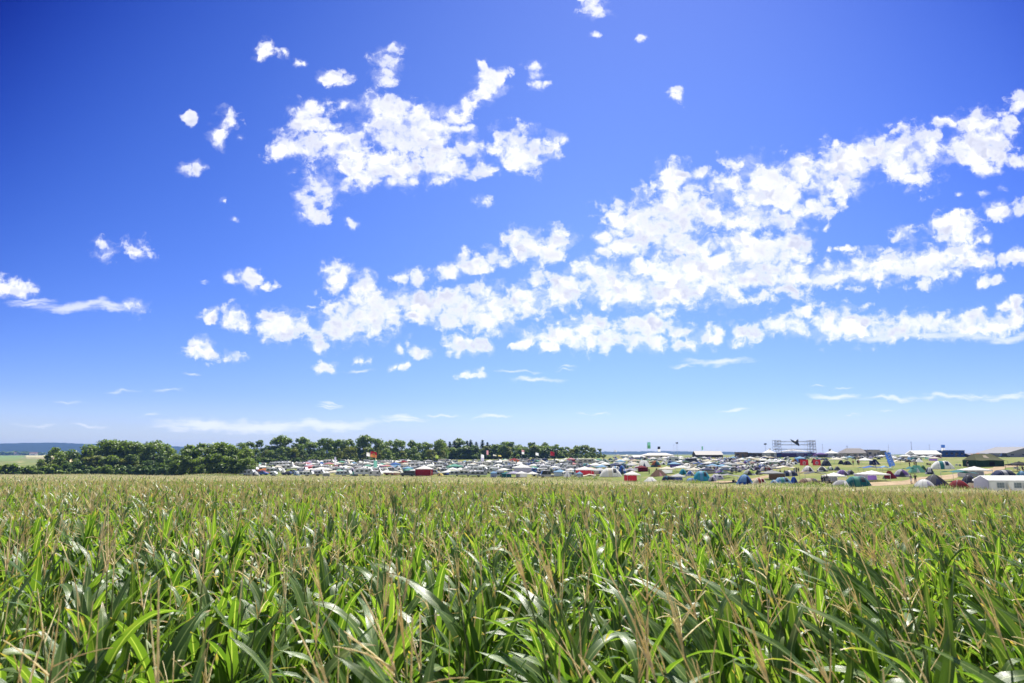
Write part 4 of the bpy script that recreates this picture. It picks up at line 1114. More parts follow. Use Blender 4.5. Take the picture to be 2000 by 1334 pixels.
def person(p, pose, shirt, legs, rz=0, hair='brown', label=None, s=1.0, group='people in the camp'):
    src, dz = PM[pose]; me = src.copy()
    for m_ in (M_SKIN, cloth(shirt), cloth(legs), M_TYRE): me.materials.append(m_)
    for f in me.polygons:
        c = f.center; z = c.z - dz
        up = abs(c.x) > .235 and z < 1.18
        f.material_index = 3 if c.z < .10 else 0 if z > 1.43 else (0 if up and z < 1.22 else 1) if z > .96 else (0 if abs(c.x) > .2 and pose != 'sit' else 2 if c.z > .42 else (2 if legs in ('navy', 'dark grey', 'black') else 0))
        f.use_smooth = True
    o = bpy.data.objects.new('person', me); o.location = p; o.rotation_euler = (0, 0, rz); o.scale = (s, s, s); col.objects.link(o)
    b = MB(); b.grid(lambda u, v: (.105 * math.cos(u * 6.283) * math.cos(v * 1.45), .03 + -.015 + .12 * math.sin(u * 6.283) * math.cos(v * 1.45), 1.655 + dz + .12 * math.sin(v * 1.45)), 10, 4)
    part('hair', b, cloth(hair), o)
    return reg(o, 'person', f'person in {shirt} top and {legs} ' + ('shorts' if legs not in ('navy', 'dark grey', 'black') else 'trousers') + (' sitting' if pose == 'sit' else ' standing' if pose != 'walk' else ' walking'), p, label, group)
def camp_chair(p, c, rz=0, label=None):
    o = empty('camping_chair', p, rz)
    b = MB(); b.grid(lambda u, v: ((u - .5) * .52, (v - .5) * .48, .44 - .06 * math.sin(u * math.pi)), 4, 3); part('seat', b, cloth(c), o)
    b = MB(); b.grid(lambda u, v: ((u - .5) * .54, .24 + .14 * v + .05 * math.sin(u * math.pi), .46 + .48 * v), 4, 3); part('backrest', b, cloth(c), o)
    for s in (-1, 1):
        part('leg', MB().tube([(s * .27, -.25, 0), (s * .27, .26, .46), (s * .27, .39, .95)], .013, 4), M_STEEL, o)
        part('leg', MB().tube([(s * .27, .28, 0), (s * .27, -.22, .44), (s * .27, -.22, .62)], .013, 4), M_STEEL, o)
    return reg(o, 'camping chair', f'{c} folding camping chair', p, label)
# ---------------------------------------------------------------- the camp: what stands where
def mpx(p, w): return w * (p.y * CT + (p.z - CZ) * ST) / FPX
OCC = []          # (photo x, row, half width) already taken
def take(px, row, w): OCC.append((px, row, w / 2))
def GZ(px, row, w, h, roof, walls=(), label=None, rz=None, back=0, k=.9, legs='white', peaky=None):
    p = on(px, row, back); take(px, row, w); W = mpx(p, w)
    return gazebo(p, W, min(W * k, 5.0), mpx(p, h), roof, crnd.uniform(-.15, .15) if rz is None else rz, walls, legs, label, peaky=peaky)
def DM(px, row, w, h, c1, c2=None, door='dark grey', label=None, rz=None, back=0, power=2.2):
    p = on(px, row, back); take(px, row, w); W = mpx(p, w); return dome(p, W, W * .85, mpx(p, h), c1, c2, door, rz, label, power)
def TN(px, row, w, h, c1, c2=None, label=None, rz=0, back=0, door='dark grey', d=.6):
    p = on(px, row, back); take(px, row, w); W = mpx(p, w); return tunnel(p, W, max(2.0, W * d), mpx(p, h), c1, c2, rz, door, label)
def RG(px, row, w, h, c, c2=None, label=None, rz=None, back=0, name='ridge_tent'):
    p = on(px, row, back); take(px, row, w); W = mpx(p, w); return ridge(p, W, W * .8, mpx(p, h), c, crnd.uniform(-.3, .3) if rz is None else rz, c2, label, name)
def TP(px, row, w, h, c, label=None, rz=0, back=0, tilt=0, d=.6):
    p = on(px, row, back); take(px, row, w); W = mpx(p, w); return tarp(p, W, W * d, mpx(p, h) - .3, c, rz, label, tilt)
def CV(px, row, w, h, stripe=None, c='white', label=None, rz=None, back=0):
    p = on(px, row, back); take(px, row, w); return caravan(p, mpx(p, w), mpx(p, h), crnd.uniform(-.2, .2) if rz is None else rz, stripe, c, label)
def VN(px, row, w, h, c, flip=False, label=None, box=False, back=0, rz=None):
    p = on(px, row, back); take(px, row, w); return van(p, mpx(p, w), mpx(p, h), c, crnd.uniform(-.2, .2) if rz is None else rz, flip, label, box=box)
def CR(px, row, w, h, c, flip=False, label=None, back=0):
    p = on(px, row, back); take(px, row, w); return car(p, max(3.6, mpx(p, w)), max(1.4, mpx(p, h)), c, crnd.uniform(-.2, .2), flip, label)
def FL(px, row, top, w, fh, c, c2=None, label=None, lean=0, tall=False, mark=None):
    p = on(px, row); return flag(p, mpx(p, row - top), mpx(p, w), mpx(p, fh), c, c2, label, lean, tall, mark)
def PS(px, row, pose, shirt, legs, rz=0, hair='brown', label=None, back=0, s=1.0):
    return person(on(px, row, back), pose, shirt, legs, rz, hair, label, s)

# --- beside and behind the maize, from the wood to the open meadow
CV(494, 921, 21, 8, None, 'white', 'long white caravan against the dark clump of trees at the camp corner')
CV(521, 921, 29, 9, 'grey', 'white', 'white caravan with grey stripe behind the orange gazebo near the trees')
CV(557, 918, 36, 10, None, 'white', 'longest white caravan standing hard against the wood, behind the white pointed tent')
FL(505, 920, 903.5, 4, 6, 'mint', 'white', 'small mint and white flag above the caravans at the camp corner')
RG(552, 923, 12, 9, 'white', None, 'small white pointed tent between the wood-side caravans')
GZ(516, 923.5, 22, 9, 'orange', (('b', 'pink'),), 'orange gazebo with pink back wall near the camp corner')
DM(487, 926, 13, 7, 'grey', 'navy', label='grey and navy dome tent at the very corner of the camp')
CR(514, 928, 15, 8, 'blue', False, 'blue car parked behind the maize at the camp corner')
VN(535, 930, 12, 9, 'white', False, 'white box van with its back to the maize, beside the blue car', True)
CR(560, 928, 17, 7, 'navy', True, 'navy car parked in front of the white caravan by the maize')
CV(591, 924, 20, 11, 'blue', 'white', 'white caravan with blue stripe under the pink gazebo roof')
CV(599, 930, 28, 9, None, 'white', 'white caravan half sunk behind the maize below the blue-striped caravan')
GZ(608, 918, 23, 10, 'pink', (('b', 'red'),), 'pink gazebo with a red back wall under the wood')
GZ(627, 926, 34, 14, 'white', (('f', 'white'), ('l', 'white')), 'large white gazebo closed with white walls, beside the grey side wall gazebo')
GZ(638, 930.5, 14, 10, 'white', (('f', 'grey'),), 'small white gazebo with a grey front wall at the maize edge')
GZ(655, 917, 18, 9, 'dark red', (), 'dark red gazebo standing before the wood')
FL(653.5, 917, 893, 3.2, 15, 'lavender', 'white', 'slim lavender and white banner above the dark red gazebo', -.05, True)
FL(684, 915, 897, 3, 9, 'cream', None, 'cream pennant leaning on its pole before the wood', -.35, True)
GZ(662, 926, 15, 10, 'mint', (('b', 'mint'),), 'mint gazebo with mint back wall in front of the dark red gazebo')
GZ(675, 918, 21, 9, 'white', (), 'white open gazebo beside the leaning cream pennant')
DM(687, 926, 16, 13, 'lavender', 'pale grey', label='tall lavender dome tent beside the long caravan with brown windows')
CV(710, 929, 35, 14, None, 'white', 'white caravan in front of the mint banner, close to the maize')
FL(729, 924, 900, 7, 18, 'mint', None, 'broad mint banner flag behind the caravans', 0, True)
FL(701, 914, 896.5, 7, 7, 'black', 'white', 'black and white flag low over the tents beside the cream pennant')
FL(722, 911, 882, 12, 11, 'red', 'orange', 'large red flag flying in front of the wood', .03, False, 'yellow')
FL(715, 911, 884, 7, 7, 'cream', 'white', 'cream flag flying close beside the large red flag')
VN(748, 921, 17, 9, 'black', False, 'black van among the white caravans, behind the maroon car')
CR(761, 928, 17, 7, 'dark red', True, 'dark red car parked between the cream gazebo and the long caravan')
GZ(771, 928, 18, 8, 'cream', (('b', 'brown'),), 'cream gazebo low behind the maize, beside the dark red car')
GZ(772, 913, 20, 10, 'blue', (('b', 'light blue'),), 'blue gazebo before the wood, near the red gazebo with pale trim')
GZ(788, 909, 15, 10, 'red', (('f', 'cream'),), 'red gazebo with cream front wall right under the wood')
CV(817, 914, 34, 10, 'grey', 'white', 'white caravan with grey stripe behind the red stall')
GZ(828, 929, 31, 20, 'white', (('f', 'red'), ('l', 'dark red'), ('r', 'red')), 'white roofed stall closed with bright red walls at the maize edge')
GZ(804, 929, 10, 8, 'white', (('f', 'blue'),), 'narrow white gazebo with blue front wall beside the red stall')
GZ(888, 920, 31, 14, 'mint', (), 'wide mint green open gazebo among white caravans')
CR(851, 927, 16, 9, 'silver', False, 'silver car parked beside the red stall')
DM(860, 929, 13, 5, 'yellow', None, 'navy', 'low yellow dome tent in front of the silver car')
DM(872, 928, 13, 7, 'blue', 'navy', label='blue dome tent beside the low yellow dome')
FL(850, 905, 889, 6, 6, 'lime', None, 'lime flag flying before the wood')
CV(932, 924, 40, 12, None, 'white', 'very long white caravan in the middle of the camp, beside the mint green gazebo')
CV(951, 914, 21, 12, 'brown', 'cream', 'cream caravan with brown stripe')
GZ(1004, 905, 21, 10, 'red', (('b', 'orange'),), 'bright red gazebo under the tall trees at the back')
GZ(987, 906, 16, 9, 'cream', (), 'cream gazebo beside the bright red one at the back')
GZ(1020, 925, 36, 18, 'white', (('f', 'lavender'), ('r', 'white')), 'big white gazebo with lavender front wall')
GZ(989, 932.5, 19, 11, 'teal', (('f', 'teal'), ('l', 'dark green')), 'teal gazebo with teal walls at the maize edge')
GZ(964, 932, 13, 12, 'light blue', (('f', 'lavender'),), 'light blue gazebo with lavender front, beside the teal gazebo')
GZ(994, 914, 10, 9, 'blue', (('f', 'navy'),), 'small blue gazebo with navy front before the cream gazebo')
FL(939, 910, 888, 6, 12, 'white', 'lavender', 'square white flag with lavender upper band before the wood')
FL(950, 906, 880, 4, 8, 'pink', None, 'pale pink flag before the conifers')
FL(963, 906, 888, 6, 5, 'cream', 'black', 'cream and black flag before the conifers')
FL(973, 906, 889, 6, 5, 'yellow', 'black', 'yellow and black flag beside the cream and black one')
FL(1019, 905, 879, 5, 8, 'pink', 'white', 'pink and white flag between two tall trees')
CR(1049, 930, 18, 9, 'silver', True, 'silver car with its nose to the pale grey one')
CR(1069, 932.5, 29, 13, 'pale grey', False, 'pale grey car, largest of the cars parked by the maize')
CV(1058, 919, 21, 12, None, 'white', 'white caravan with dark windows behind the pale grey car')
GZ(1094, 930, 25, 13, 'light blue', (('f', 'pale grey'),), 'light blue gazebo with pale grey front beside the white tipi')
CV(1092, 917, 20, 11, 'purple', 'white', 'white caravan with purple stripe behind the light blue gazebo')
RG(1108, 934, 17, 16, 'white', 'lavender', 'white tipi with a lavender door at the maize edge', name='tipi')
GZ(1115, 903, 15, 9, 'pink', (('f', 'red'),), 'pink gazebo with red front at the end of the wood')
FL(1075, 905, 882, 8, 8, 'red', None, 'red flag flying before the trees at the end of the wood')
FL(1046, 905, 884.5, 6, 5, 'white', None, 'white flag before the two tallest trees')
GZ(1142, 929, 37, 18, 'white', (('b', 'red'), ('r', 'pink')), 'white gazebo with red and pink walls, beside the blue box tent')
GZ(1132, 933, 12, 12, 'light blue', (('f', 'pale grey'), ('r', 'light blue')), 'narrow light blue gazebo with grey front before the red walled one')
TP(1151, 936, 25, 10, 'cream', 'cream awning low over the grass at the maize edge', 0, 0, .1)
CV(1144, 907, 36, 11, 'grey', 'cream', 'cream caravan with grey stripe, in the back rows past the wood')
GZ(1163, 917, 29, 13, 'white', (('b', 'lavender'),), 'white gazebo with lavender back wall behind the red and pink walled one')
# --- middle of the camp
TN(1193, 931, 43, 17, 'white', 'cream', 'large white tunnel tent with cream section, biggest of the tents there', .1)
DM(1215, 926, 18, 17, 'light blue', 'blue', label='tall light blue dome tent behind the red gazebo')
GZ(1235, 940, 27, 20, 'white', (('b', 'red'),), 'white gazebo with a red wall standing alone on the grass at the maize edge', .12)
RG(1271, 942, 24, 10, 'white', 'lavender', 'small white low tent alone on the grass by the maize', .35)
RG(1287, 930, 29, 12, 'brown', 'pink', 'brown pointed tent with pink door on the open grass', .2)
TN(1303, 941, 22, 12, 'navy', 'teal', 'navy tunnel tent with teal section beside the navy walled gazebo')
GZ(1325, 942, 25, 17, 'pale grey', (('l', 'navy'), ('b', 'navy')), 'pale grey gazebo with navy walls at the maize edge', .1, 0, .9, 'dark grey')
TN(1371, 939, 34, 19, 'turquoise', 'light blue', 'turquoise tunnel tent with light blue section')
DM(1334, 927, 16, 11, 'turquoise', None, 'teal', 'small turquoise dome tent behind the navy walled gazebo')
DM(1349, 942, 22, 8, 'blue', 'light blue', label='blue dome tent low by the maize in front of the turquoise tunnel')
DM(1392, 940, 17, 10, 'lavender', 'pale grey', label='lavender dome tent beside the turquoise tunnel tent')
GZ(1303, 925, 28, 14, 'cream', (('b', 'pale grey'),), 'cream gazebo with pale back wall behind the brown pointed tent')
GZ(1331, 921, 29, 12, 'white', (), 'white open gazebo behind the small turquoise dome')
CV(1315, 907, 22, 15, 'light blue', 'white', 'white caravan with light blue stripe below the light masts')
VN(1353, 908, 28, 13, 'navy', False, 'navy van below the long grey roofed building')
DM(1331, 911, 13, 8, 'pale grey', None, 'grey', 'small pale grey dome tent between the caravan and the navy van')
RG(1258, 912, 26, 13, 'white', 'navy', 'white ridge tent with navy door on the grass behind the dark red gazebo')
GZ(1253, 921, 21, 12, 'dark red', (('f', 'dark red'), ('r', 'red')), 'dark red gazebo with dark red walls on the open grass')
DM(1281, 912, 21, 12, 'teal', 'orange', label='teal dome tent with orange lower panels')
DM(1309, 909, 13, 9, 'blue', 'navy', label='blue dome tent in front of the light blue striped caravan')
TP(1422, 943, 43, 17, 'grey', 'grey awning with sagging edges near the maize', -.1, 0, -.12)
DM(1455, 946, 33, 19, 'blue', 'light blue', 'navy', 'blue dome tent with light blue panels at the maize edge', .3)
DM(1463, 928, 26, 11, 'lime', 'pale grey', label='lime dome tent with pale panels on the grass behind the blue dome')
DM(1482, 927, 15, 9, 'dark grey', 'dark green', label='dark grey dome tent touching the lime dome')
TN(1484, 948, 28, 14, 'cream', 'red', 'cream tunnel tent with red middle section at the maize edge', 0, 0, 'dark red')
GZ(1508, 936, 37, 18, 'grey', (('f', 'brown'), ('r', 'dark grey')), 'grey gazebo with brown front wall', .25)
DM(1512, 950, 20, 12, 'pale grey', 'light blue', label='pale grey dome tent with light blue panels, lowest by the maize')
TN(1529, 947, 35, 15, 'light blue', 'mint', 'light blue tunnel tent with mint section at the maize edge')
DM(1551, 945, 15, 14, 'blue', None, 'navy', 'blue dome tent squeezed between the light blue and the brown tunnel tents')
TN(1581, 951, 48, 17, 'brown', 'beige', 'large brown tunnel tent with beige section at the maize edge', .05)
TP(1531, 927, 37, 17, 'cream', 'cream awning with people sitting in its shade', .05)
TP(1589, 940, 43, 19, 'dark grey', 'dark grey awning behind the brown tunnel tent')
GZ(1630, 942, 33, 19, 'white', (('b', 'dark grey'),), 'white gazebo with dark grey back wall behind the grey dome', .15)
DM(1644, 953, 44, 15, 'pale grey', 'grey', 'white', 'wide pale grey dome tent at the maize edge', .2)
TN(1675, 950, 50, 20, 'teal', 'mint', 'teal tunnel tent with mint section and guy line at the maize edge', -.1)
DM(1645, 929, 27, 11, 'lavender', 'purple', label='lavender dome tent with purple panels behind the white gazebo')
DM(1661, 927, 18, 9, 'dark grey', 'grey', label='dark grey dome tent behind the lavender dome')
DM(1578, 921, 23, 11, 'pale grey', 'white', label='pale grey dome tent with white panels on the grass below the red banners')
DM(1606, 921, 21, 10, 'white', 'dark grey', label='white dome tent with dark lower panels on the open grass')
DM(1622, 919, 14, 8, 'green', 'white', label='green and white dome tent on the open grass')
DM(1635.5, 919, 13, 8, 'grey', 'dark grey', label='grey dome tent beside the green and white one')
DM(1552, 904, 13, 8, 'orange', 'yellow', label='orange dome tent with yellow panels below the stage')
GZ(1563, 904, 17, 13, 'light blue', (('f', 'navy'), ('b', 'blue')), 'light blue gazebo with navy front below the stage')
DM(1590, 904.5, 11, 9, 'black', None, 'dark grey', 'black dome tent behind a red banner')
DM(1614, 910, 20, 12, 'navy', 'dark grey', label='navy dome tent beside the red banners')
GZ(1635, 906, 24, 13, 'cream', (), 'cream open gazebo on the meadow in front of the house')
DM(1643, 907, 12, 8, 'dark green', 'black', label='dark green dome tent under the edge of the cream gazebo')
DM(1655, 908, 17, 8, 'navy', 'black', label='navy dome tent on the meadow below the house')
GZ(1690, 908, 25, 14, 'white', (('r', 'navy'),), 'white gazebo with a navy side wall on the meadow below the house')
RG(1709, 908, 16, 11, 'navy', 'white', 'navy ridge tent with white door beside the white gazebo')
TP(1700, 922, 37, 12, 'blue', 'bright blue awning on the meadow behind the big white gazebo', 0, 0, .05)
TP(1727, 919, 23, 9, 'light blue', 'light blue awning at the foot of the blue banner')
GZ(1704, 939, 48, 20, 'white', (('l', 'lavender'), ('b', 'purple')), 'big white gazebo with lavender and purple walls in the meadow', .1)
RG(1738, 935, 21, 15, 'red', 'dark red', 'bright red pointed tent on the meadow', .3)
DM(1761, 931, 31, 14, 'purple', 'pale grey', 'dark grey', 'purple dome tent with pale panels on the meadow')
TP(1751, 908, 26, 9, 'cream', 'cream flat awning beside the top of the blue banner')
TP(1778, 925, 23, 13, 'teal', 'dark teal awning beside the mint tent', .1)
RG(1791, 923, 28, 14, 'mint', 'white', 'mint pointed tent on the meadow')
DM(1803, 919, 13, 10, 'lime', 'green', label='small lime dome tent on the meadow')
DM(1816, 926, 17, 13, 'navy', 'white', label='navy and white dome tent in the meadow')
TN(1841, 916, 41, 16, 'white', 'teal', 'white tunnel tent with teal section alone on the meadow', -.25, 0, 'navy')
DM(1826, 951, 56, 24, 'black', 'dark grey', 'navy', 'large black draped tent behind the white and grey dome', -.1, 0, 1.6)
DM(1806, 957, 44, 20, 'pale grey', 'white', 'lavender', 'white and grey dome tent at the maize edge beside the red one', .15, 0, 2.3)  # lavender door: shade of the tent front put into its colour
DM(1873, 958, 45, 20, 'red', 'dark red', 'dark red', 'bright red dome tent at the maize edge', .1, 0, 2.3)
RG(1899, 957, 27, 13, 'beige', 'pink', 'beige low tent leaning against the red dome', -.4)
TP(1875, 939, 54, 20, 'teal', 'teal awning on tall poles behind the red dome', .12, 0, -.1)
DM(1893, 944, 29, 16, 'navy', 'dark grey', label='crumpled navy dome tent between the red dome and the white marquee')
GZ(1905, 932, 50, 21, 'white', (('b', 'dark grey'), ('l', 'pale grey')), 'white gazebo with dark openings above the marquee', -.1, 0, .6)
TN(1961, 932, 46, 14, 'navy', 'pale grey', 'navy tunnel tent behind the white marquee')
DM(1996, 932, 22, 12, 'teal', 'light blue', label='teal dome tent behind the far end of the marquee')
GZ(1992, 920, 36, 19, 'black', (), 'black open gazebo on the meadow above the marquee', .1, 0, .8, 'dark grey')
for px, row, c in ((1283, 926, 'orange'), (1812, 911, 'black'), (1817, 912, 'brown'), (1433, 946, 'black'), (1983, 920, 'pale grey'), (1868, 913, 'grey'), (1876, 914, 'dark grey'), (1730, 940, 'mint')):
    camp_chair(on(px, row), c, crnd.uniform(-1, 1))

# --- the white marquee with cottage windows
def marquee():
    p = on(1988, 961); W = mpx(p, 138); d, he, h = 3.6, 1.9, 2.55
    o = empty('marquee', p, -.02)
    part('roof', MB().add([(-W / 2 - .1, -d / 2 - .12, he - .03), (W / 2 + .1, -d / 2 - .12, he - .03), (W / 2 + .1, 0, h), (-W / 2 - .1, 0, h), (W / 2 + .1, d / 2 + .12, he - .03), (-W / 2 - .1, d / 2 + .12, he - .03),
         (-W / 2 - .1, -d / 2 - .13, he - .26), (W / 2 + .1, -d / 2 - .13, he - .26), (W / 2 + .1, d / 2 + .13, he - .26), (-W / 2 - .1, d / 2 + .13, he - .26)],
         [(0, 1, 2, 3), (3, 2, 4, 5), (6, 7, 1, 0), (5, 4, 8, 9)]), cloth('white'), o)
    for nme, q in (('front_wall', -d / 2), ('back_wall', d / 2)):
        b = MB(); b.grid(lambda u, v, q=q: ((u - .5) * W, q + .03 * math.sin(u * 60), .02 + (he - .06) * v), 40, 3, 0, .5, True); fw = part(nme, b, cloth('white'), o)
        if q < 0:
            for i in range(4):
                x = -W * .34 + i * W * .235
                wn = part('window', MB().box((x, q - .045, 1.12), (1.15, .02, .82)), M_PVC, fw)
                b = MB()
                for k in range(4): b.box((x - .575 + .383 * k, q - .062, 1.12), (.05, .02, .86))
                for k in range(3): b.box((x, q - .0655, .71 + .41 * k), (1.2, .02, .05))
                part('window_frame', b, cloth('white'), wn)
                part('window_flap', MB().box((x + .95, q - .05, 1.05), (.5, .03, .95)), cloth('white'), wn)
    for nme, q in (('gable_wall', -W / 2), ('gable_wall', W / 2)):
        part(nme, MB().add([(q, -d / 2, .02), (q, d / 2, .02), (q, d / 2, he), (q, 0, h - .03), (q, -d / 2, he)], [(0, 1, 2, 3, 4)]), cloth('lavender'), o)  # white gables coloured lavender: their shade is put into the cloth
    for i in range(5):
        part('leg', MB().box((-W / 2 + .05 + i * (W - .1) / 4, -d / 2 + .07, he / 2), (.05, .05, he - .05)), M_STEEL, o)
    reg(o, 'marquee', 'white marquee', p, 'long white marquee with small paned windows at the maize edge')
marquee()
# --- army style tent on the meadow
def army_tent():
    p = on(1921, 911.5); W, h, d = mpx(p, 58), mpx(p, 25), 5.0; he = h * .5
    o = empty('army_tent', p, .12)
    b = MB(); b.grid(lambda u, v: ((u - .5) * W * (1 - .35 * v), -d / 2 * (1 - v) * 1.05, he + (h - he) * v - .12 * math.sin(v * math.pi) - .06 * math.sin(u * 9)), 10, 4, 0, .5, True)
    b.grid(lambda u, v: ((u - .5) * W * (1 - .35 * v), d / 2 * (1 - v) * 1.05, he + (h - he) * v - .12 * math.sin(v * math.pi)), 10, 4, 0, .5, True)
    b.add([(-W / 2, -d / 2, he), (-W / 2, d / 2, he), (-W * .325, 0, h), (W / 2, -d / 2, he), (W / 2, d / 2, he), (W * .325, 0, h)], [(0, 1, 2), (3, 4, 5)])
    part('roof', b, cloth('olive'), o)
    b = MB(); b.grid(lambda u, v: ((u - .5) * W, -d / 2 + .05 * math.sin(u * 25), he * v), 16, 3, 0, .5, True); b.grid(lambda u, v: ((u - .5) * W, d / 2, he * v), 8, 2)
    for s in (-1, 1): b.grid(lambda u, v, s=s: (s * W / 2, (u - .5) * d, he * v), 4, 2)
    part('side_wall', b, cloth('dark green'), o)
    part('door', MB().box((W * .05, -d / 2 - .07, he * .42), (1.5, .04, he * .8)), cloth('black'), o)
    part('roof_patch', MB().add([(-W * .12, -d / 2 * .62, he + (h - he) * .40 + .03), (W * .06, -d / 2 * .72, he + (h - he) * .28 + .03), (W * .04, -d / 2 * .25, he + (h - he) * .74 + .05), (-W * .08, -d / 2 * .3, he + (h - he) * .7 + .05)], [(0, 1, 2, 3)]), cloth('beige'), o)
    part('awning', MB().grid(lambda u, v: (W / 2 + 1.4 * u, (v - .5) * d * .9, he * (1 - .10 * u)), 3, 3), cloth('dark green'), o)
    for sy in (-1, 1): part('pole', MB().tube([(W / 2 + 1.38, sy * d * .44, 0), (W / 2 + 1.38, sy * d * .44, he * .92)], .04, 5), M_WOOD, o)
    reg(o, 'tent', 'olive army tent', p, 'large olive army tent with dark green walls on the meadow'); take(1921, 911, 60)
army_tent()
# --- leaning blue banner with pale lettering
def banner():
    p = on(1739, 917); h = mpx(p, 34); w = mpx(p, 11.5); o = empty('banner_flag', p, 0)
    lean = R(-15); ax = Vector((math.sin(lean), 0, math.cos(lean))); sx = Vector((math.cos(lean), 0, -math.sin(lean)))
    part('pole', MB().tube([Vector((0, 0, -.1)), ax * h * .5, ax * h], [.05, .04, .03], 6), M_STEEL, o)
    def bf(u, v):
        top = 1 - .12 * (u ** 2)
        q = ax * (h * .14 + (h * .86 * top) * v) + sx * w * u
        return (q.x, .10 * math.sin(u * 4 + v * 5), q.z)
    b = MB(); b.grid(bf, 8, 16, 0, .5, True); c = part('cloth', b, cloth('blue'), o)
    cu = bpy.data.curves.new('lettering', 'FONT'); cu.body = 'KAWAK'; cu.size = w * .84; cu.align_x = 'CENTER'; cu.align_y = 'CENTER'; cu.extrude = .01
    t = bpy.data.objects.new('lettering', cu); col.objects.link(t); t.parent = c
    tm = bpy.data.meshes.new_from_object(t); bpy.data.objects.remove(t); t = bpy.data.objects.new('lettering', tm); col.objects.link(t); t.parent = c; tm.materials.clear(); tm.materials.append(cloth('white'))
    ctr = ax * h * .55 + sx * w * .50
    M = Matrix((( -ax.x, sx.x, 0), (0, 0, -1), (-ax.z, sx.z, 0))).to_4x4()
    t.matrix_local = Matrix.Translation((ctr.x, -.19, ctr.z)) @ M
    reg(o, 'banner', 'tall blue banner', p, 'tall blue banner with white lettering, leaning on its pole in the meadow')
banner()
# --- two red banners, each with a white disc, stretched between stakes
def red_banner(px, row, w, h, label, inner):
    p = on(px, row); W, H = mpx(p, w), mpx(p, h); o = empty('banner', p, 0)
    def bf(u, v): return ((u - .5) * W * (1 - .05 * v), .06 * math.sin(u * 7), .15 + (H - .15) * v + .06 * math.sin(u * 9) * v)
    b = MB(); b.grid(bf, 10, 6, 0, .5, True); c = part('cloth', b, cloth('red'), o)
    for s in (-1, 1): part('stake', MB().tube([(s * W / 2, 0, -.1), (s * W * .475, 0, H + .1)], .035, 5), M_WOOD, o)
    b = MB(); n = 20; z0, r = H * .46, H * .30
    b.add([(r * math.cos(6.283 * i / n), -.085, z0 + r * math.sin(6.283 * i / n)) for i in range(n)], [tuple(range(n))]); part('disc', b, cloth('white'), c)
    b = MB()
    if inner == 0: b.add([(-r * .5, -.10, z0 + r * .35), (0, -.10, z0 - r * .45), (r * .5, -.10, z0 + r * .35), (0, -.10, z0 + r * .15)], [(0, 1, 2, 3)])
    else: b.add([(r * .42 * math.cos(6.283 * i / 12) + .1 * r, -.10, z0 + r * .1 + r * .42 * math.sin(6.283 * i / 12)) for i in range(12)], [tuple(range(12))])
    part('emblem', b, cloth('dark red' if inner == 0 else 'lavender'), c)
    reg(o, 'banner', 'red banner', p, label); take(px, row, w)
red_banner(1571, 910, 17, 12, 'red banner with white disc and dark red wedge, beside the orange dome tent', 0)
red_banner(1595.5, 910, 16, 12, 'red banner with white disc and round lavender mark, beside the navy dome', 1)

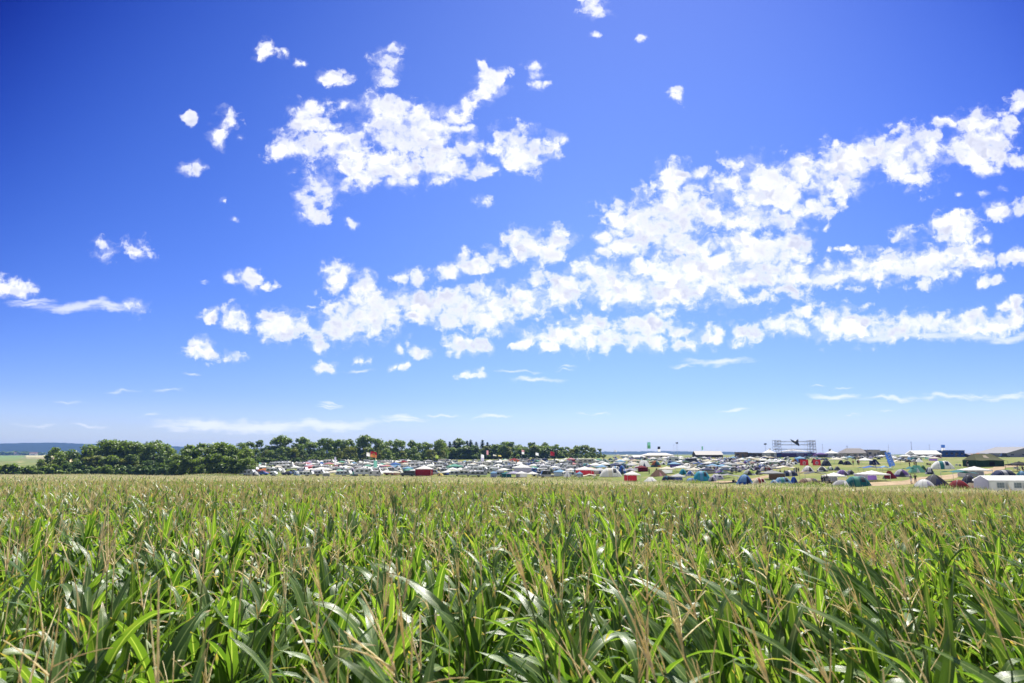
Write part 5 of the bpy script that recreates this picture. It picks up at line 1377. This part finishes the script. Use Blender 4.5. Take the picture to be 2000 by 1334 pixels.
# --- the stage with its scaffold and the black bird
M_TRUSS = paint('scaffold_tube', (.24, .25, .30), .5, .4, .1, 2)
def stage():
    p = on(1553, 893); Y = p.y; s = mpx(p, 1.0); o = empty('stage', p, 0)
    X = lambda px: (px - 1553) * s
    Z = lambda row: (892.5 - row) * s
    def bar(b, a, c, r=.06): b.tube([a, c], r * 1.5, 5)
    for x0, x1 in ((1513, 1525), (1581, 1593)):
        b = MB()
        for x in (x0, x1, (x0 + x1) / 2):
            for y in (-1.2, 1.6): bar(b, (X(x), y, 0), (X(x), y, Z(859)), .07)
        for r_ in (860, 866, 872, 878, 884):
            for y in (-1.2, 1.6): bar(b, (X(x0), y, Z(r_)), (X(x1), y, Z(r_)))
        for r_, q in ((884, 878), (878, 872), (872, 866), (866, 860)): bar(b, (X(x0), -1.2, Z(r_)), (X(x1), -1.2, Z(q)), .045)
        part('scaffold_tower', b, M_TRUSS, o)
    for r_ in (861.5, 867.5, 876.5):
        b = MB()
        for dz in (0, .45):
            for y in (-1.0, -.5): bar(b, (X(1513), y, Z(r_) - dz), (X(1593), y, Z(r_) - dz), .06)
        n = 40
        for i in range(n): bar(b, (X(1513 + 80 * i / n), -1.0, Z(r_) - (.45 if i % 2 else 0)), (X(1513 + 80 * (i + 1) / n), -1.0, Z(r_) - (0 if i % 2 else .45)), .03)
        part('truss', b, M_TRUSS, o)
    for x in (1547, 1573): part('upright', MB().tube([(X(x), -.4, Z(877)), (X(x), -.4, Z(860))], .06, 5), M_STEEL, o)
    b = MB()
    def rf(u, v):
        x = X(1524 + 58 * u); pk = 1 - abs(u * 2 - 1) ** 1.2
        return (x, -2.2 + 5.5 * v, Z(882.0 - 5.0 * pk * (1 - abs(v * 2 - 1) * .6)))
    b.grid(rf, 16, 6, 0, .5, True); part('canopy', b, cloth('white'), o)
    part('canopy_fascia', MB().box((X(1553), -2.25, Z(882.6)), (X(1585) - X(1523), .08, .42)), cloth('navy'), o)
    part('front_banner', MB().box((X(1552), -2.1, Z(888.2)), (X(1592) - X(1513), .10, Z(884) - Z(892))), cloth('purple'), o)
    for x, w_, c in ((1519, 10, 'blue'), (1560, 14, 'lavender'), (1579, 9, 'light blue')):
        part('banner_panel', MB().box((X(x), -2.17, Z(888)), (w_ * s, .04, 1.3)), cloth(c), o)
    part('deck', MB().box((X(1553), 1.2, .75), (X(1590) - X(1516), 5.8, 1.5)), solid('black'), o)
    reg(o, 'stage', 'festival stage', p, 'festival stage in steel scaffold with white canopy and purple front'); take(1553, 893, 86)
    # the bird hangs in the scaffold
    c = Vector((X(1554.0), p.y * 0 - 1.5, Z(867.5))) + p
    e = empty('bird_figure', c, 0)
    def P2(px, row): return ((px - 1554) * s, (867.5 - row) * s)
    outline = [P2(*q) for q in ((1543.0, 857.2), (1546.5, 859.0), (1550.5, 860.8), (1554.0, 860.2), (1556.0, 861.0), (1557.2, 858.2), (1559.2, 857.3), (1559.6, 860.5), (1558.8, 863.0), (1560.2, 866.5), (1560.8, 871.6), (1558.0, 870.0), (1554.5, 868.2), (1551.0, 865.6), (1547.5, 863.4), (1545.8, 861.0))]
    b = MB(); n = len(outline); cx_ = sum(q[0] for q in outline) / n; cz_ = sum(q[1] for q in outline) / n
    vs = [(x, 0, z) for x, z in outline] + [(cx_ + (x - cx_) * .55, -.45, cz_ + (z - cz_) * .55) for x, z in outline] + [(cx_ + (x - cx_) * .55, .45, cz_ + (z - cz_) * .55) for x, z in outline]
    fs = [(i, (i + 1) % n, n + (i + 1) % n, n + i) for i in range(n)] + [((i + 1) % n, i, 2 * n + i, 2 * n + (i + 1) % n) for i in range(n)] + [tuple(n + i for i in range(n)), tuple(2 * n + i for i in range(n))[::-1]]
    b.add(vs, fs); part('body', b, solid('black'), e)
    part('hanger', MB().tube([(P2(1551, 861)[0], 0, P2(1551, 861.4)[1]), (P2(1551, 861)[0], .5, P2(1551, 858)[1])], .03, 4), M_STEEL, e)
    reg(e, 'figure', 'black bird figure', c, 'black bird figure hanging in the stage scaffold')
stage()
# --- light masts and thin masts
def mast(px, row, top, label, head=True, r=.09):
    p = on(px, row); h = mpx(p, row - top); o = empty('light_mast' if head else 'mast', p, 0)
    part('pole', MB().tube([(0, 0, -.2), (0, 0, h)], [r, r * .6], 7), M_STEEL, o)
    if head:
        part('crossbar', MB().box((0, 0, h - .3), (1.4, .12, .12)), M_STEEL, o)
        for sx in (-.5, .05, .5):
            for z in (-.05, -.6): part('floodlight', MB().box((sx, -.12, h + z), (.42, .3, .42), 0, 0, .8), solid('dark grey'), o)
    else:
        part('cap', MB().tube([(0, 0, h), (0, 0, h + .5)], [r * 1.8, r * .4], 6), solid('dark grey'), o)
    reg(o, 'mast', 'mast', p, label)
mast(1323, 893, 864.5, 'light mast with floodlights behind the caravans, in the middle of the back rows')
mast(1496, 893, 866.5, 'light mast with floodlights beside the peaked white pavilion by the stage')
mast(1317, 893, 870, 'bare pale mast beside the floodlight mast', False)
mast(1608, 893, 869, 'bare mast between the stage and the pavilion', False)
mast(1737, 892, 870, 'bare mast above the tall blue banner', False)
mast(1782, 892, 864.5, 'tallest bare mast, by the white hall', False, .16)
mast(1817, 892, 870, 'short bare mast behind the white hall', False)
mast(1656, 893, 872.5, 'mast by the gable of the grey roofed house', False, .2)
FL(1265, 893, 864, 6, 12.5, 'mint', 'green', 'tall green banner standing free against the sky', 0, True)
FL(1285, 893, 872.5, 5, 10, 'black', 'white', 'black and white banner against the sky beside the green banner', 0, True)
FL(1371, 893, 872, 3, 7, 'mint', None, 'small mint pennant above the long grey roofed building', 0, True)
FL(1501, 892, 876, 3, 5, 'grey', None, 'small grey pennant on the peaked pavilion beside the light mast', .15, True)
FL(1617, 892, 877, 4, 5, 'dark grey', None, 'small dark pennant leaning beside the peaked pavilion past the stage', .2, True)
FL(1840, 893, 869, 8, 12, 'blue', 'white', 'blue and white banner beside the blue pavilion', 0, True)
FL(1200, 901, 879.5, 5, 3, 'pale grey', None, 'thin pale pennant over the tents at the end of the wood')
# --- buildings along the crest
def block(name, px, row, w, h, d, wall, roof, label, cat, kind='flat', openings=3, back=0, roofh=.45, ridge_x=False, door=True):
    p = on(px, row, back); W, H = mpx(p, w), mpx(p, h); o = empty(name, p, 0)
    he = H if kind == 'flat' else H * (1 - roofh)
    b = MB().box((0, 0, he / 2 - .1), (W, d, he + .2))
    if kind == 'gable_front': b.add([(-W / 2, -d / 2, he), (W / 2, -d / 2, he), (0, -d / 2, H), (-W / 2, d / 2, he), (W / 2, d / 2, he), (0, d / 2, H)], [(0, 1, 2), (5, 4, 3)])
    if kind == 'gable_side': b.add([(-W / 2, -d / 2, he), (-W / 2, d / 2, he), (-W / 2, 0, H), (W / 2, -d / 2, he), (W / 2, d / 2, he), (W / 2, 0, H)], [(0, 2, 1), (3, 4, 5)])
    part('wall', b, wall, o)
    b = MB(); e = .25
    if kind == 'flat': b.box((0, 0, he + .12), (W + .3, d + .3, .16))
    elif kind == 'gable_front':
        for s in (-1, 1): b.add([(s * (W / 2 + e), -d / 2 - e, he - .08), (0, -d / 2 - e, H + .08), (0, d / 2 + e, H + .08), (s * (W / 2 + e), d / 2 + e, he - .08)], [(0, 1, 2, 3)])
    elif kind == 'gable_side':
        for s in (-1, 1): b.add([(-W / 2 - e, s * (d / 2 + e), he - .08), (W / 2 + e, s * (d / 2 + e), he - .08), (W / 2 + e, 0, H + .06), (-W / 2 - e, 0, H + .06)], [(0, 1, 2, 3)])
    elif kind == 'hip':
        k = W * .28
        b.add([(-W / 2 - e, -d / 2 - e, he), (W / 2 + e, -d / 2 - e, he), (W / 2 + e, d / 2 + e, he), (-W / 2 - e, d / 2 + e, he), (-k, 0, H), (k, 0, H)], [(0, 1, 5, 4), (1, 2, 5), (2, 3, 4, 5), (3, 0, 4)])
    part('roof', b, roof, o)
    for i in range(openings):
        x = -W * .38 + W * .76 * i / max(1, openings - 1)
        f = part('window', MB().box((x, -d / 2 - .012, he * .55), (min(1.6, W / openings * .5), .03, he * .32)), M_GLASS, o)
        part('window_frame', MB().box((x, -d / 2 - .02, he * .55 - he * .17), (min(1.7, W / openings * .53), .06, .08)), solid('pale grey'), f)
    if door: part('door', MB().box((W * .06, -d / 2 - .014, min(1.05, he * .4)), (1.1, .04, min(2.1, he * .8))), solid('dark grey'), o)
    reg(o, cat, label, p, label); take(px, row, w)
    return o
sheet = paint('grey_sheeting', (.10, .09, .095), .6, .3, .15, .3); darkpl = paint('dark_planks', (.07, .05, .042), .8, .2, .25, 1)
block('event_hall', 1284, 894, 58, 9, 12, cloth('cream'), cloth('white'), 'broad white event tent hall on the crest below the green banner', 'hall', 'hip', 2, 4, .5)
block('event_hall', 1245, 896, 28, 6.5, 8, cloth('beige'), cloth('white'), 'lower white event tent beside the broad white hall', 'hall', 'hip', 1, 2, .5)
block('storage_building', 1382, 894, 52, 12.5, 8, darkpl, sheet, 'long dark building with grey roof on the crest', 'building', 'gable_side', 3, 3, .55)
block('container', 1448, 894, 23, 10, 2.6, solid('brown'), sheet, 'dark brown container with pale top on the crest', 'container', 'flat', 1, 6)
block('container', 1476, 894, 28, 8.5, 2.6, darkpl, solid('dark grey'), 'long dark container beside the peaked white pavilion', 'container', 'flat', 2, 6)
block('house', 1668, 893.5, 50, 17.5, 10, paint('render_wall', (.52, .48, .46), .8, .2, .1, .5), paint('roof_tiles', (.16, .15, .15), .8, .2, .2, 2), 'house with dark hipped roof and pale walls on the crest', 'house', 'hip', 4, 4, .52)
block('annex', 1702, 893.5, 22, 14, 7, paint('render_wall', (.52, .48, .46)), darkpl, 'low annex with dark flat roof beside the house', 'building', 'flat', 2, 4)
block('truck_body', 1719, 893, 21, 12, 2.5, paint('olive_tarpaulin', (.22, .22, .17), .8, .2, .2, 1), solid('grey'), 'grey green box trailer parked behind the blue banner', 'trailer', 'flat', 1, 2, door=False)
block('event_hall', 1804, 894, 50, 13.5, 9, cloth('pale grey'), cloth('white'), 'white event hall with bright gabled roof behind the cream awning', 'hall', 'gable_side', 4, 3, .5)
block('pavilion', 1858, 893, 40, 12.5, 6, cloth('blue'), solid('navy'), 'blue pavilion on the crest beside the blue and white banner', 'pavilion', 'flat', 4, 4)
block('barn', 1909, 893, 50, 7.5, 8, darkpl, solid('dark grey'), 'low dark barn behind the orange gazebo on the crest', 'barn', 'gable_side', 3, 8, .4)
block('hall', 1978, 893, 84, 19, 24, paint('hall_cladding', (.36, .35, .37), .6, .3, .1, .4), paint('hall_roof', (.15, .15, .16), .7, .2, .08, .4), 'grey hall with low gabled roof on the crest', 'hall', 'gable_front', 4, 14, .6)
GZ(1911, 893, 19, 8, 'orange', (('b', 'orange'),), 'orange gazebo in front of the dark barn on the crest', 0, 3)
CR(1963, 893.2, 16, 8, 'navy', False, 'navy car parked in front of the grey hall')
CR(1716, 894.5, 17, 6, 'dark grey', True, 'dark grey car below the box trailer')
def pagoda(px, row, w, h, label):
    p = on(px, row, 2); W, H = mpx(p, w), mpx(p, h); o = empty('peaked_pavilion', p, 0); he = H * .55
    b = MB(); n = 6
    for i in range(n):
        a0, a1 = i / n, (i + 1) / n; f = lambda t: (1 - t) ** 1.9
        r0, r1 = W / 2 * f(a0) + .06, W / 2 * f(a1) + .06; z0, z1 = he + (H - he) * a0, he + (H - he) * a1
        q0 = [(-r0, -r0, z0), (r0, -r0, z0), (r0, r0, z0), (-r0, r0, z0)]; q1 = [(-r1, -r1, z1), (r1, -r1, z1), (r1, r1, z1), (-r1, r1, z1)]
        b.add(q0 + q1, [(k, (k + 1) % 4, 4 + (k + 1) % 4, 4 + k) for k in range(4)])
    part('roof', b, cloth('white'), o)
    part('side_wall', MB().box((0, 0, he / 2), (W * .97, W * .97, he)), cloth('pale grey'), o)
    part('doorway', MB().box((W * .1, -W * .485 - .02, he * .42), (W * .3, .04, he * .84)), cloth('grey'), o)
    reg(o, 'pavilion', 'peaked white pavilion', p, label); take(px, row, w)
pagoda(1503, 894, 21, 17.5, 'peaked white pavilion between the light mast and the stage')
pagoda(1625, 893.5, 20, 15, 'peaked white pavilion between the stage and the house')
GZ(1603, 893.6, 22, 9.5, 'purple', (('b', 'purple'), ('f', 'dark grey')), 'purple gazebo with dark front right beside the stage', 0, 2)
# far left: village roofs and dark hedges in the valley
for px, Y, w, c, lab in ((33, 2450, 16, 'cream', 'tiny cream farmhouse far off under the hill'), (66, 2380, 24, 'white', 'long white farm building far off under the hill')):
    x = ray(px, 890)[0] / ray(px, 890)[1] * Y; p = Vector((x, Y, gz(x, Y))); o = empty('farmhouse', p, .2)
    part('wall', MB().box((0, 0, 3), (w, 12, 7)), solid(c), o)
    part('roof', MB().add([(-w / 2 - .5, -7, 6.4), (w / 2 + .5, -7, 6.4), (w / 2 + .5, 0, 11), (-w / 2 - .5, 0, 11), (w / 2 + .5, 7, 6.4), (-w / 2 - .5, 7, 6.4)], [(0, 1, 2, 3), (3, 2, 4, 5)]), paint('red_tiles', (.16, .085, .07), .8), o)
    part('window', MB().box((0, -6.02, 3.4), (w * .5, .1, 1.4)), M_GLASS, o)
    reg(o, 'farmhouse', lab, p, lab)
for px in list(range(-30, 84, 7)):
    if px in (33, 68): continue
    tree(px + trnd.uniform(-2, 2), 0, 2440 + trnd.uniform(-60, 60), 'bush', M_TREE, 2.2, 'trees of the hedge in the valley', trnd.uniform(9, 17))
# --- people
for i, (px, row, pose, a, c, rz, lab) in enumerate([
    (1780, 944.5, 'stand', 'grey', 'white', .2, 'person in grey top and white shorts standing on the trodden path'),
    (1788.5, 943.5, 'arms', 'black', 'black', -.3, 'person all in black standing on the trodden path beside a companion'),
    (1678, 908.5, 'stand', 'pink', 'brown', 0, 'person in pink top standing by the white gazebo on the meadow'),
    (1777, 914, 'stand', 'black', 'dark grey', .6, 'person in black standing behind the mint pointed tent'),
    (1891, 913, 'arms', 'black', 'pale grey', 0, 'person in black with pale shorts at the end of the army tent'),
    (1888, 912.5, 'sit', 'dark grey', 'navy', .5, 'person sitting in dark clothes at the end of the army tent'),
    (1606, 947, 'stand', 'black', 'navy', .4, 'person in black top and navy trousers beside the brown tunnel tent'),
    (1611, 946, 'walk', 'dark green', 'black', -.5, 'person in dark green top walking beside the brown tunnel tent'),
    (1616, 944, 'arms', 'dark grey', 'grey', .1, 'person in dark grey top and grey shorts between awning and white gazebo'),
    (1620, 948, 'sit', 'black', 'black', .9, 'person sitting in black before the white gazebo'),
    (1524, 927, 'sit', 'black', 'navy', .3, 'person sitting in black under the cream awning'),
    (1533, 927.5, 'sit', 'brown', 'black', -.4, 'person sitting in brown top under the cream awning'),
    (1540, 927, 'sit', 'light blue', 'navy', -.8, 'person sitting in light blue top under the cream awning'),
    (1552, 926, 'stand', 'grey', 'light blue', 0, 'person in grey top and light blue shorts beside the cream awning'),
    (1556, 925.5, 'arms', 'black', 'navy', .4, 'person in black beside the person in light blue shorts'),
    (1560, 926, 'walk', 'navy', 'grey', -.6, 'person in navy top walking past the cream awning'),
    (1280, 927, 'sit', 'red', 'black', 0, 'person in red sitting beside the brown pointed tent'),
    (1268, 926, 'arms', 'black', 'black', .3, 'person in black sitting group near the brown pointed tent'),
    (1388, 922, 'stand', 'navy', 'black', .2, 'person in navy top behind the lavender dome tent'),
    (1395, 921.5, 'stand', 'red', 'navy', .2, 'person in red top behind the lavender dome tent'),
    (1402, 922, 'walk', 'dark grey', 'black', .2, 'person in dark grey top behind the lavender dome tent'),
    (1988, 921, 'sit', 'white', 'grey', .2, 'person in white sitting under the black gazebo'),
    (1998, 921, 'sit', 'black', 'navy', -.2, 'person in black sitting under the black gazebo'),
    (1586, 894.5, 'stand', 'black', 'black', 0, 'person in black standing at the stage corner'),
    (1591, 894.3, 'arms', 'red', 'navy', 0, 'person in red top standing at the stage corner'),
    (1594, 894.6, 'stand', 'grey', 'black', 0, 'person in grey top between stage and purple gazebo'),
    (1637, 894.8, 'stand', 'dark red', 'black', 0, 'person in dark red top before the peaked pavilion by the house'),
    (1641, 894.6, 'walk', 'black', 'navy', 0, 'person in black walking before the house'),
    (1646, 894.9, 'stand', 'navy', 'grey', 0, 'person in navy top before the house'),
    (1137, 937, 'stand', 'dark green', 'black', .3, 'person in dark green top at the maize edge by the cream awning'),
    (1160, 938, 'sit', 'white', 'black', -.4, 'person in white sitting at the end of the cream awning'),
    (1434, 945, 'sit', 'black', 'black', 1.1, 'person in black crouching by the grey awning'),
    (1659, 895.2, 'stand', 'white', 'black', 0, 'person in white top before the house')]):
    PS(px, row, pose, a, c, rz, crnd.choice(['brown', 'black', 'beige']), lab)
# ---------------------------------------------------------------- the camp: the crowded rows between
def free(px, row, w, slack=.5):
    for q, r_, hw in OCC:
        if abs(r_ - row) < 2.0 and abs(q - px) < (hw + w / 2) * slack: return False
    return True
LEFTMIX = ['white'] * 9 + ['cream', 'pale grey', 'lavender', 'light blue', 'pink', 'grey', 'navy', 'mint']
MIDMIX = ['white', 'white', 'pale grey', 'cream', 'grey', 'pale grey', 'navy', 'dark grey', 'white', 'white', 'cream', 'light blue', 'blue', 'lavender', 'dark green', 'mint', 'teal', 'beige', 'olive', 'green', 'brown', 'purple', 'white']
def fill_left(px, row, sc):
    k = crnd.random(); w0 = sc * crnd.uniform(.95, 1.3)
    if k < .36: CV(px, row, 27 * w0, 11.5 * sc * crnd.uniform(.9, 1.1), crnd.choice([None, None, 'grey', 'blue', 'brown', 'red', 'light blue', 'navy']), crnd.choice(['white'] * 5 + ['cream', 'pale grey']))
    elif k < .66:
        ws = [(crnd.choice('fblr'), crnd.choice(['white', 'white', 'pale grey', 'lavender', 'blue', 'dark red', 'navy', 'grey']))] if crnd.random() < .75 else []
        GZ(px, row, 22 * w0, 12 * sc, crnd.choice(LEFTMIX), ws, None, None, 0, .9)
    elif k < .76: VN(px, row, 22 * w0, 11 * sc, crnd.choice(['white', 'white', 'white', 'pale grey', 'silver', 'blue', 'dark grey']), crnd.random() < .5, None, crnd.random() < .55)
    elif k < .86: CR(px, row, 18 * w0, 7 * sc, crnd.choice(['silver', 'black', 'navy', 'white', 'dark red', 'dark grey', 'blue', 'pale grey']), crnd.random() < .5)
    else: DM(px, row, 15 * w0, 8.5 * sc, crnd.choice(LEFTMIX), crnd.choice([None] + MIDMIX), crnd.choice(['dark grey', 'navy', 'grey']))
def fill_mid(px, row, sc):
    k = crnd.random(); w0 = sc * crnd.uniform(.9, 1.3)
    if k < .46: DM(px, row, 19 * w0, 9.5 * sc * crnd.uniform(.85, 1.15), crnd.choice(MIDMIX), crnd.choice([None] + MIDMIX), crnd.choice(['dark grey', 'navy', 'black', 'grey']))
    elif k < .66: GZ(px, row, 25 * w0, 15 * sc, crnd.choice(['white', 'white', 'cream', 'pale grey', 'white', 'grey', 'light blue', 'beige', 'dark green', 'navy']), [(crnd.choice('fblr'), crnd.choice(MIDMIX))] if crnd.random() < .6 else [])
    elif k < .76: TN(px, row, 26 * w0, 11 * sc, crnd.choice(MIDMIX), crnd.choice(MIDMIX), None, crnd.uniform(-.5, .5))
    elif k < .83: RG(px, row, 17 * w0, 10 * sc, crnd.choice(MIDMIX), crnd.choice(['navy', 'grey', 'white', 'red']))
    elif k < .90: TP(px, row, 25 * w0, 13 * sc, crnd.choice(MIDMIX), None, crnd.uniform(-.3, .3))
    elif k < .96: CR(px, row, 24 * w0, 9 * sc, crnd.choice(['silver', 'black', 'navy', 'dark grey', 'pale grey', 'dark red']), crnd.random() < .5)
    else: VN(px, row, 25 * w0, 12 * sc, crnd.choice(['white', 'silver', 'navy', 'olive']), crnd.random() < .5)
# rows: photo row, from x to x, scale, kind
for row, x0, x1, sc, fn in ((929.5, 482, 720, .95, fill_left), (930.5, 730, 985, 1.0, fill_left), (924.5, 486, 1120, .9, fill_left), (919.5, 500, 1118, .8, fill_left), (915, 560, 1118, .72, fill_left), (911, 640, 1122, .66, fill_left),
                            (907.5, 760, 1135, .60, fill_left), (904.5, 860, 1180, .55, fill_left), (902, 960, 1190, .50, fill_left), (932.5, 1000, 1128, 1.0, fill_left), (911, 505, 640, .66, fill_left), (907.5, 530, 760, .6, fill_left), (905, 600, 860, .56, fill_left),
                            (926.5, 1125, 1180, .95, fill_mid), (921, 1125, 1232, .85, fill_mid), (916, 1120, 1246, .8, fill_mid), (911.5, 1120, 1246, .7, fill_mid), (907, 1150, 1300, .64, fill_mid), (903, 1180, 1500, .56, fill_mid), (900, 1200, 1480, .5, fill_mid), (897.6, 1220, 1530, .45, fill_mid),
                            (898.8, 1190, 1500, .5, fill_mid), (899.5, 1370, 1545, .5, fill_mid), (902, 1400, 1550, .54, fill_mid), (904, 1395, 1548, .56, fill_mid), (908, 1390, 1548, .62, fill_mid), (911.5, 1385, 1545, .66, fill_mid), (914, 1400, 1500, .7, fill_mid), (916, 1390, 1500, .72, fill_mid), (918.5, 1385, 1505, .76, fill_mid), (921, 1385, 1440, .8, fill_mid), (896.5, 1380, 1540, .42, fill_mid), (900.5, 1150, 1300, .5, fill_mid), (894.8, 1200, 1240, .4, fill_mid), (901.5, 1200, 1500, .54, fill_mid), (905, 1210, 1530, .6, fill_mid), (909, 1320, 1545, .7, fill_mid), (912.5, 1310, 1540, .76, fill_mid), (917, 1340, 1500, .84, fill_mid), (921.5, 1345, 1440, .9, fill_mid), (928, 1120, 1176, 1.0, fill_mid), (923.5, 1125, 1205, .9, fill_mid), (913.5, 1120, 1246, .74, fill_mid), (927, 1225, 1232, .9, fill_mid), (906.5, 1355, 1530, .64, fill_mid), (910.5, 1365, 1540, .72, fill_mid), (914.5, 1372, 1520, .8, fill_mid), (919, 1376, 1450, .88, fill_mid), (924, 1378, 1420, .95, fill_mid), (930, 1345, 1352, .9, fill_mid), (930.5, 1405, 1416, .9, fill_mid), (936, 1400, 1405, 1.0, fill_mid),
                            (906, 1345, 1560, .6, fill_mid), (910, 1345, 1550, .66, fill_mid), (913, 1350, 1520, .68, fill_mid), (917.5, 1345, 1500, .7, fill_mid), (920.5, 1350, 1500, .74, fill_mid), (924, 1350, 1440, .8, fill_mid), (933, 1400, 1425, .9, fill_mid), (897.5, 1555, 1660, .42, fill_mid), (896.2, 1640, 1830, .5, fill_mid), (899, 1735, 1830, .55, fill_mid), (902.5, 1735, 1800, .6, fill_mid), (930, 1540, 1546, 1.0, fill_mid), (931, 1668, 1672, .9, fill_mid)):
    x = x0 + crnd.uniform(0, 8)
    step = (19 if fn is fill_left else 15) * sc
    while x < x1:
        r_ = row + crnd.uniform(-1.3, 1.3); w = 20 * sc
        if free(x, r_, w * .8): fn(x, r_, sc)
        x += step * crnd.uniform(.75, 1.25)

for i in range(46):
    px = crnd.uniform(1150, 1560) if i < 34 else crnd.uniform(1660, 1830)
    row = crnd.choice([904, 908, 912, 916, 920, 924]) + crnd.uniform(-1, 1) if i < 34 else crnd.uniform(896, 912)
    if free(px, row, 6, .8):
        PS(px, row, crnd.choice(['stand', 'walk', 'arms', 'sit']), crnd.choice(['black', 'navy', 'white', 'grey', 'red', 'dark grey', 'light blue', 'green']), crnd.choice(['navy', 'black', 'beige', 'dark grey', 'grey', 'light blue']), crnd.uniform(-1.5, 1.5), crnd.choice(['brown', 'black', 'beige']))
# ---------------------------------------------------------------- labels: each singles out one thing
MARKS = [(505, 'the mint and white flag'), (535, 'the white box van'), (557, 'the longest wood-side caravan'), (608, 'the pink gazebo'), (653, 'the slim lavender banner'), (687, 'the tall lavender dome'), (722, 'the large red flag'), (748, 'the black van'),
         (772, 'the blue gazebo'), (828, 'the red stall'), (851, 'the lime flag'), (888, 'the mint green gazebo'), (939, 'the square white flag'), (964, 'the cream and black flag'), (1004, 'the bright red gazebo'), (1046, 'the white flag'), (1075, 'the red flag'), (1108, 'the white tipi'),
         (1142, 'the red and pink walled gazebo'), (1193, 'the large white tent'), (1215, 'the tall blue dome'), (1235, 'the red walled gazebo'), (1265, 'the green banner'), (1287, 'the brown pointed tent'), (1323, 'the floodlight mast'), (1353, 'the navy van'), (1371, 'the turquoise tunnel tent'),
         (1422, 'the grey awning'), (1455, 'the blue dome'), (1496, 'the stage-side light mast'), (1531, 'the cream awning'), (1553, 'the stage'), (1595, 'the red banners'), (1668, 'the house'), (1737, 'the tall blue banner'), (1782, 'the tallest bare mast'), (1841, 'the white and teal tunnel tent'), (1921, 'the army tent'), (1975, 'the marquee')]
ORD = ['frontmost', 'second back', 'third back', 'fourth back', 'fifth back', 'sixth back', 'seventh back', 'eighth back', 'ninth back', 'tenth back', 'eleventh back', 'twelfth back']
def between(px):
    a = [m for m in MARKS if m[0] <= px]; b = [m for m in MARKS if m[0] > px]
    if not a: return 'beside ' + b[0][1]
    if not b: return 'beside ' + a[-1][1]
    return f'between {a[-1][1]} and {b[0][1]}'
used = set(t[4].lower() for t in THINGS if t[4])
groups = {}
for t in THINGS:
    if t[4]: continue
    groups.setdefault((t[1], between(t[2])), []).append(t)
for (desc, place), ts in groups.items():
    ts.sort(key=lambda t: t[3])
    for i, t in enumerate(ts):
        lab = f'{desc} {place}' if len(ts) == 1 else f'{ORD[min(i, 11)]} {desc} {place}'
        w_ = lab.split()
        if len(w_) > 16:
            lab = lab.replace(' with open sides', '').replace(' with dark windows', '').replace('between the ', 'between ').replace(' and the ', ' and ')
            w_ = lab.split()
        if len(w_) > 16:
            px = t[2]; near = min(MARKS, key=lambda m: abs(m[0] - px))
            lab = f'{desc} ' + ('just left of ' if px < near[0] else 'just right of ') + near[1]
            if i or len(lab.split()) > 16: lab = f'{ORD[min(i, 11)]} ' + lab
            if len(lab.split()) > 16: lab = lab.replace(' with ', ', ').replace(' panels', '')
            if len(lab.split()) > 16: lab = lab.replace(' standing', '').replace(' sitting', '').replace(' walking', '').replace(' just', '')
        k = 1
        base = lab
        while lab.lower() in used and k < 12:
            lab = f'{ORD[k]} {base}'; k += 1
        used.add(lab.lower()); t[0]['label'] = lab
# trees: what they look like and what they stand behind or beside
TM = [(-60, 'the valley hedge'), (33, 'the tiny farmhouse'), (88, 'the hill'), (350, 'the round clump')] + [(m[0], m[1]) for m in MARKS if 480 < m[0] < 1200]
def tplace(px):
    a = [m for m in TM if m[0] <= px]; b = [m for m in TM if m[0] > px]
    return f'between {a[-1][1]} and {b[0][1]}' if a and b else 'at the edge of the view'
tg = {}
for o, px, Y, kind, mat, h in ALLTREES:
    tone = {'tree_leaves': 'dark green', 'tree_leaves_yellow': 'yellowish', 'conifer_needles': 'dark', 'bush_leaves': 'fresh green'}[mat.name]
    size = '' if kind in ('conifer', 'bush') else 'tall ' if h > 14.5 else 'low ' if h < 10.5 else ''
    noun = {'broad': 'broad crowned tree', 'tall': 'slim crowned tree', 'conifer': 'pointed conifer', 'bush': 'bush'}[kind]
    if Y > 1500: key = ('tiny dark round tree', 'in the valley hedge under the hill')
    elif 345 < px < 490 and Y < 290: key = (size + tone + ' ' + noun, 'in the round clump at the camp corner')
    elif px < 346: key = (size + tone + ' ' + noun, 'in the wood along the far field edge' if kind != 'bush' else 'along the far field edge')
    else: key = (size + tone + ' ' + noun, tplace(px))
    tg.setdefault(key, []).append((o, px))
NUM = ['first', 'second', 'third', 'fourth', 'fifth', 'sixth', 'seventh', 'eighth', 'ninth', 'tenth', 'eleventh', 'twelfth', 'thirteenth', 'fourteenth', 'fifteenth', 'sixteenth', 'seventeenth', 'eighteenth', 'nineteenth', 'twentieth', 'twentyfirst', 'twentysecond', 'twentythird', 'twentyfourth', 'twentyfifth', 'twentysixth', 'twentyseventh', 'twentyeighth']
for (d, pl), os_ in tg.items():
    os_.sort(key=lambda q: q[1])
    for i, (o, px) in enumerate(os_):
        lab = f'{d} {pl}' if len(os_) == 1 else f'{NUM[min(i, 27)]} {d} from left {pl}'
        if len(lab.split()) > 16: lab = lab.replace(' the ', ' ')
        if len(lab.split()) > 16: lab = lab.replace(' from left', '')
        if len(lab.split()) > 16: lab = lab.replace(' crowned', '').replace('yellowish ', '').replace('dark green ', '')
        o['label'] = lab
from collections import Counter
STAT = ('kinds', Counter(t[0].name.split('.')[0] for t in THINGS), 'trees', len(ALLTREES), 'objects', len(bpy.data.objects))
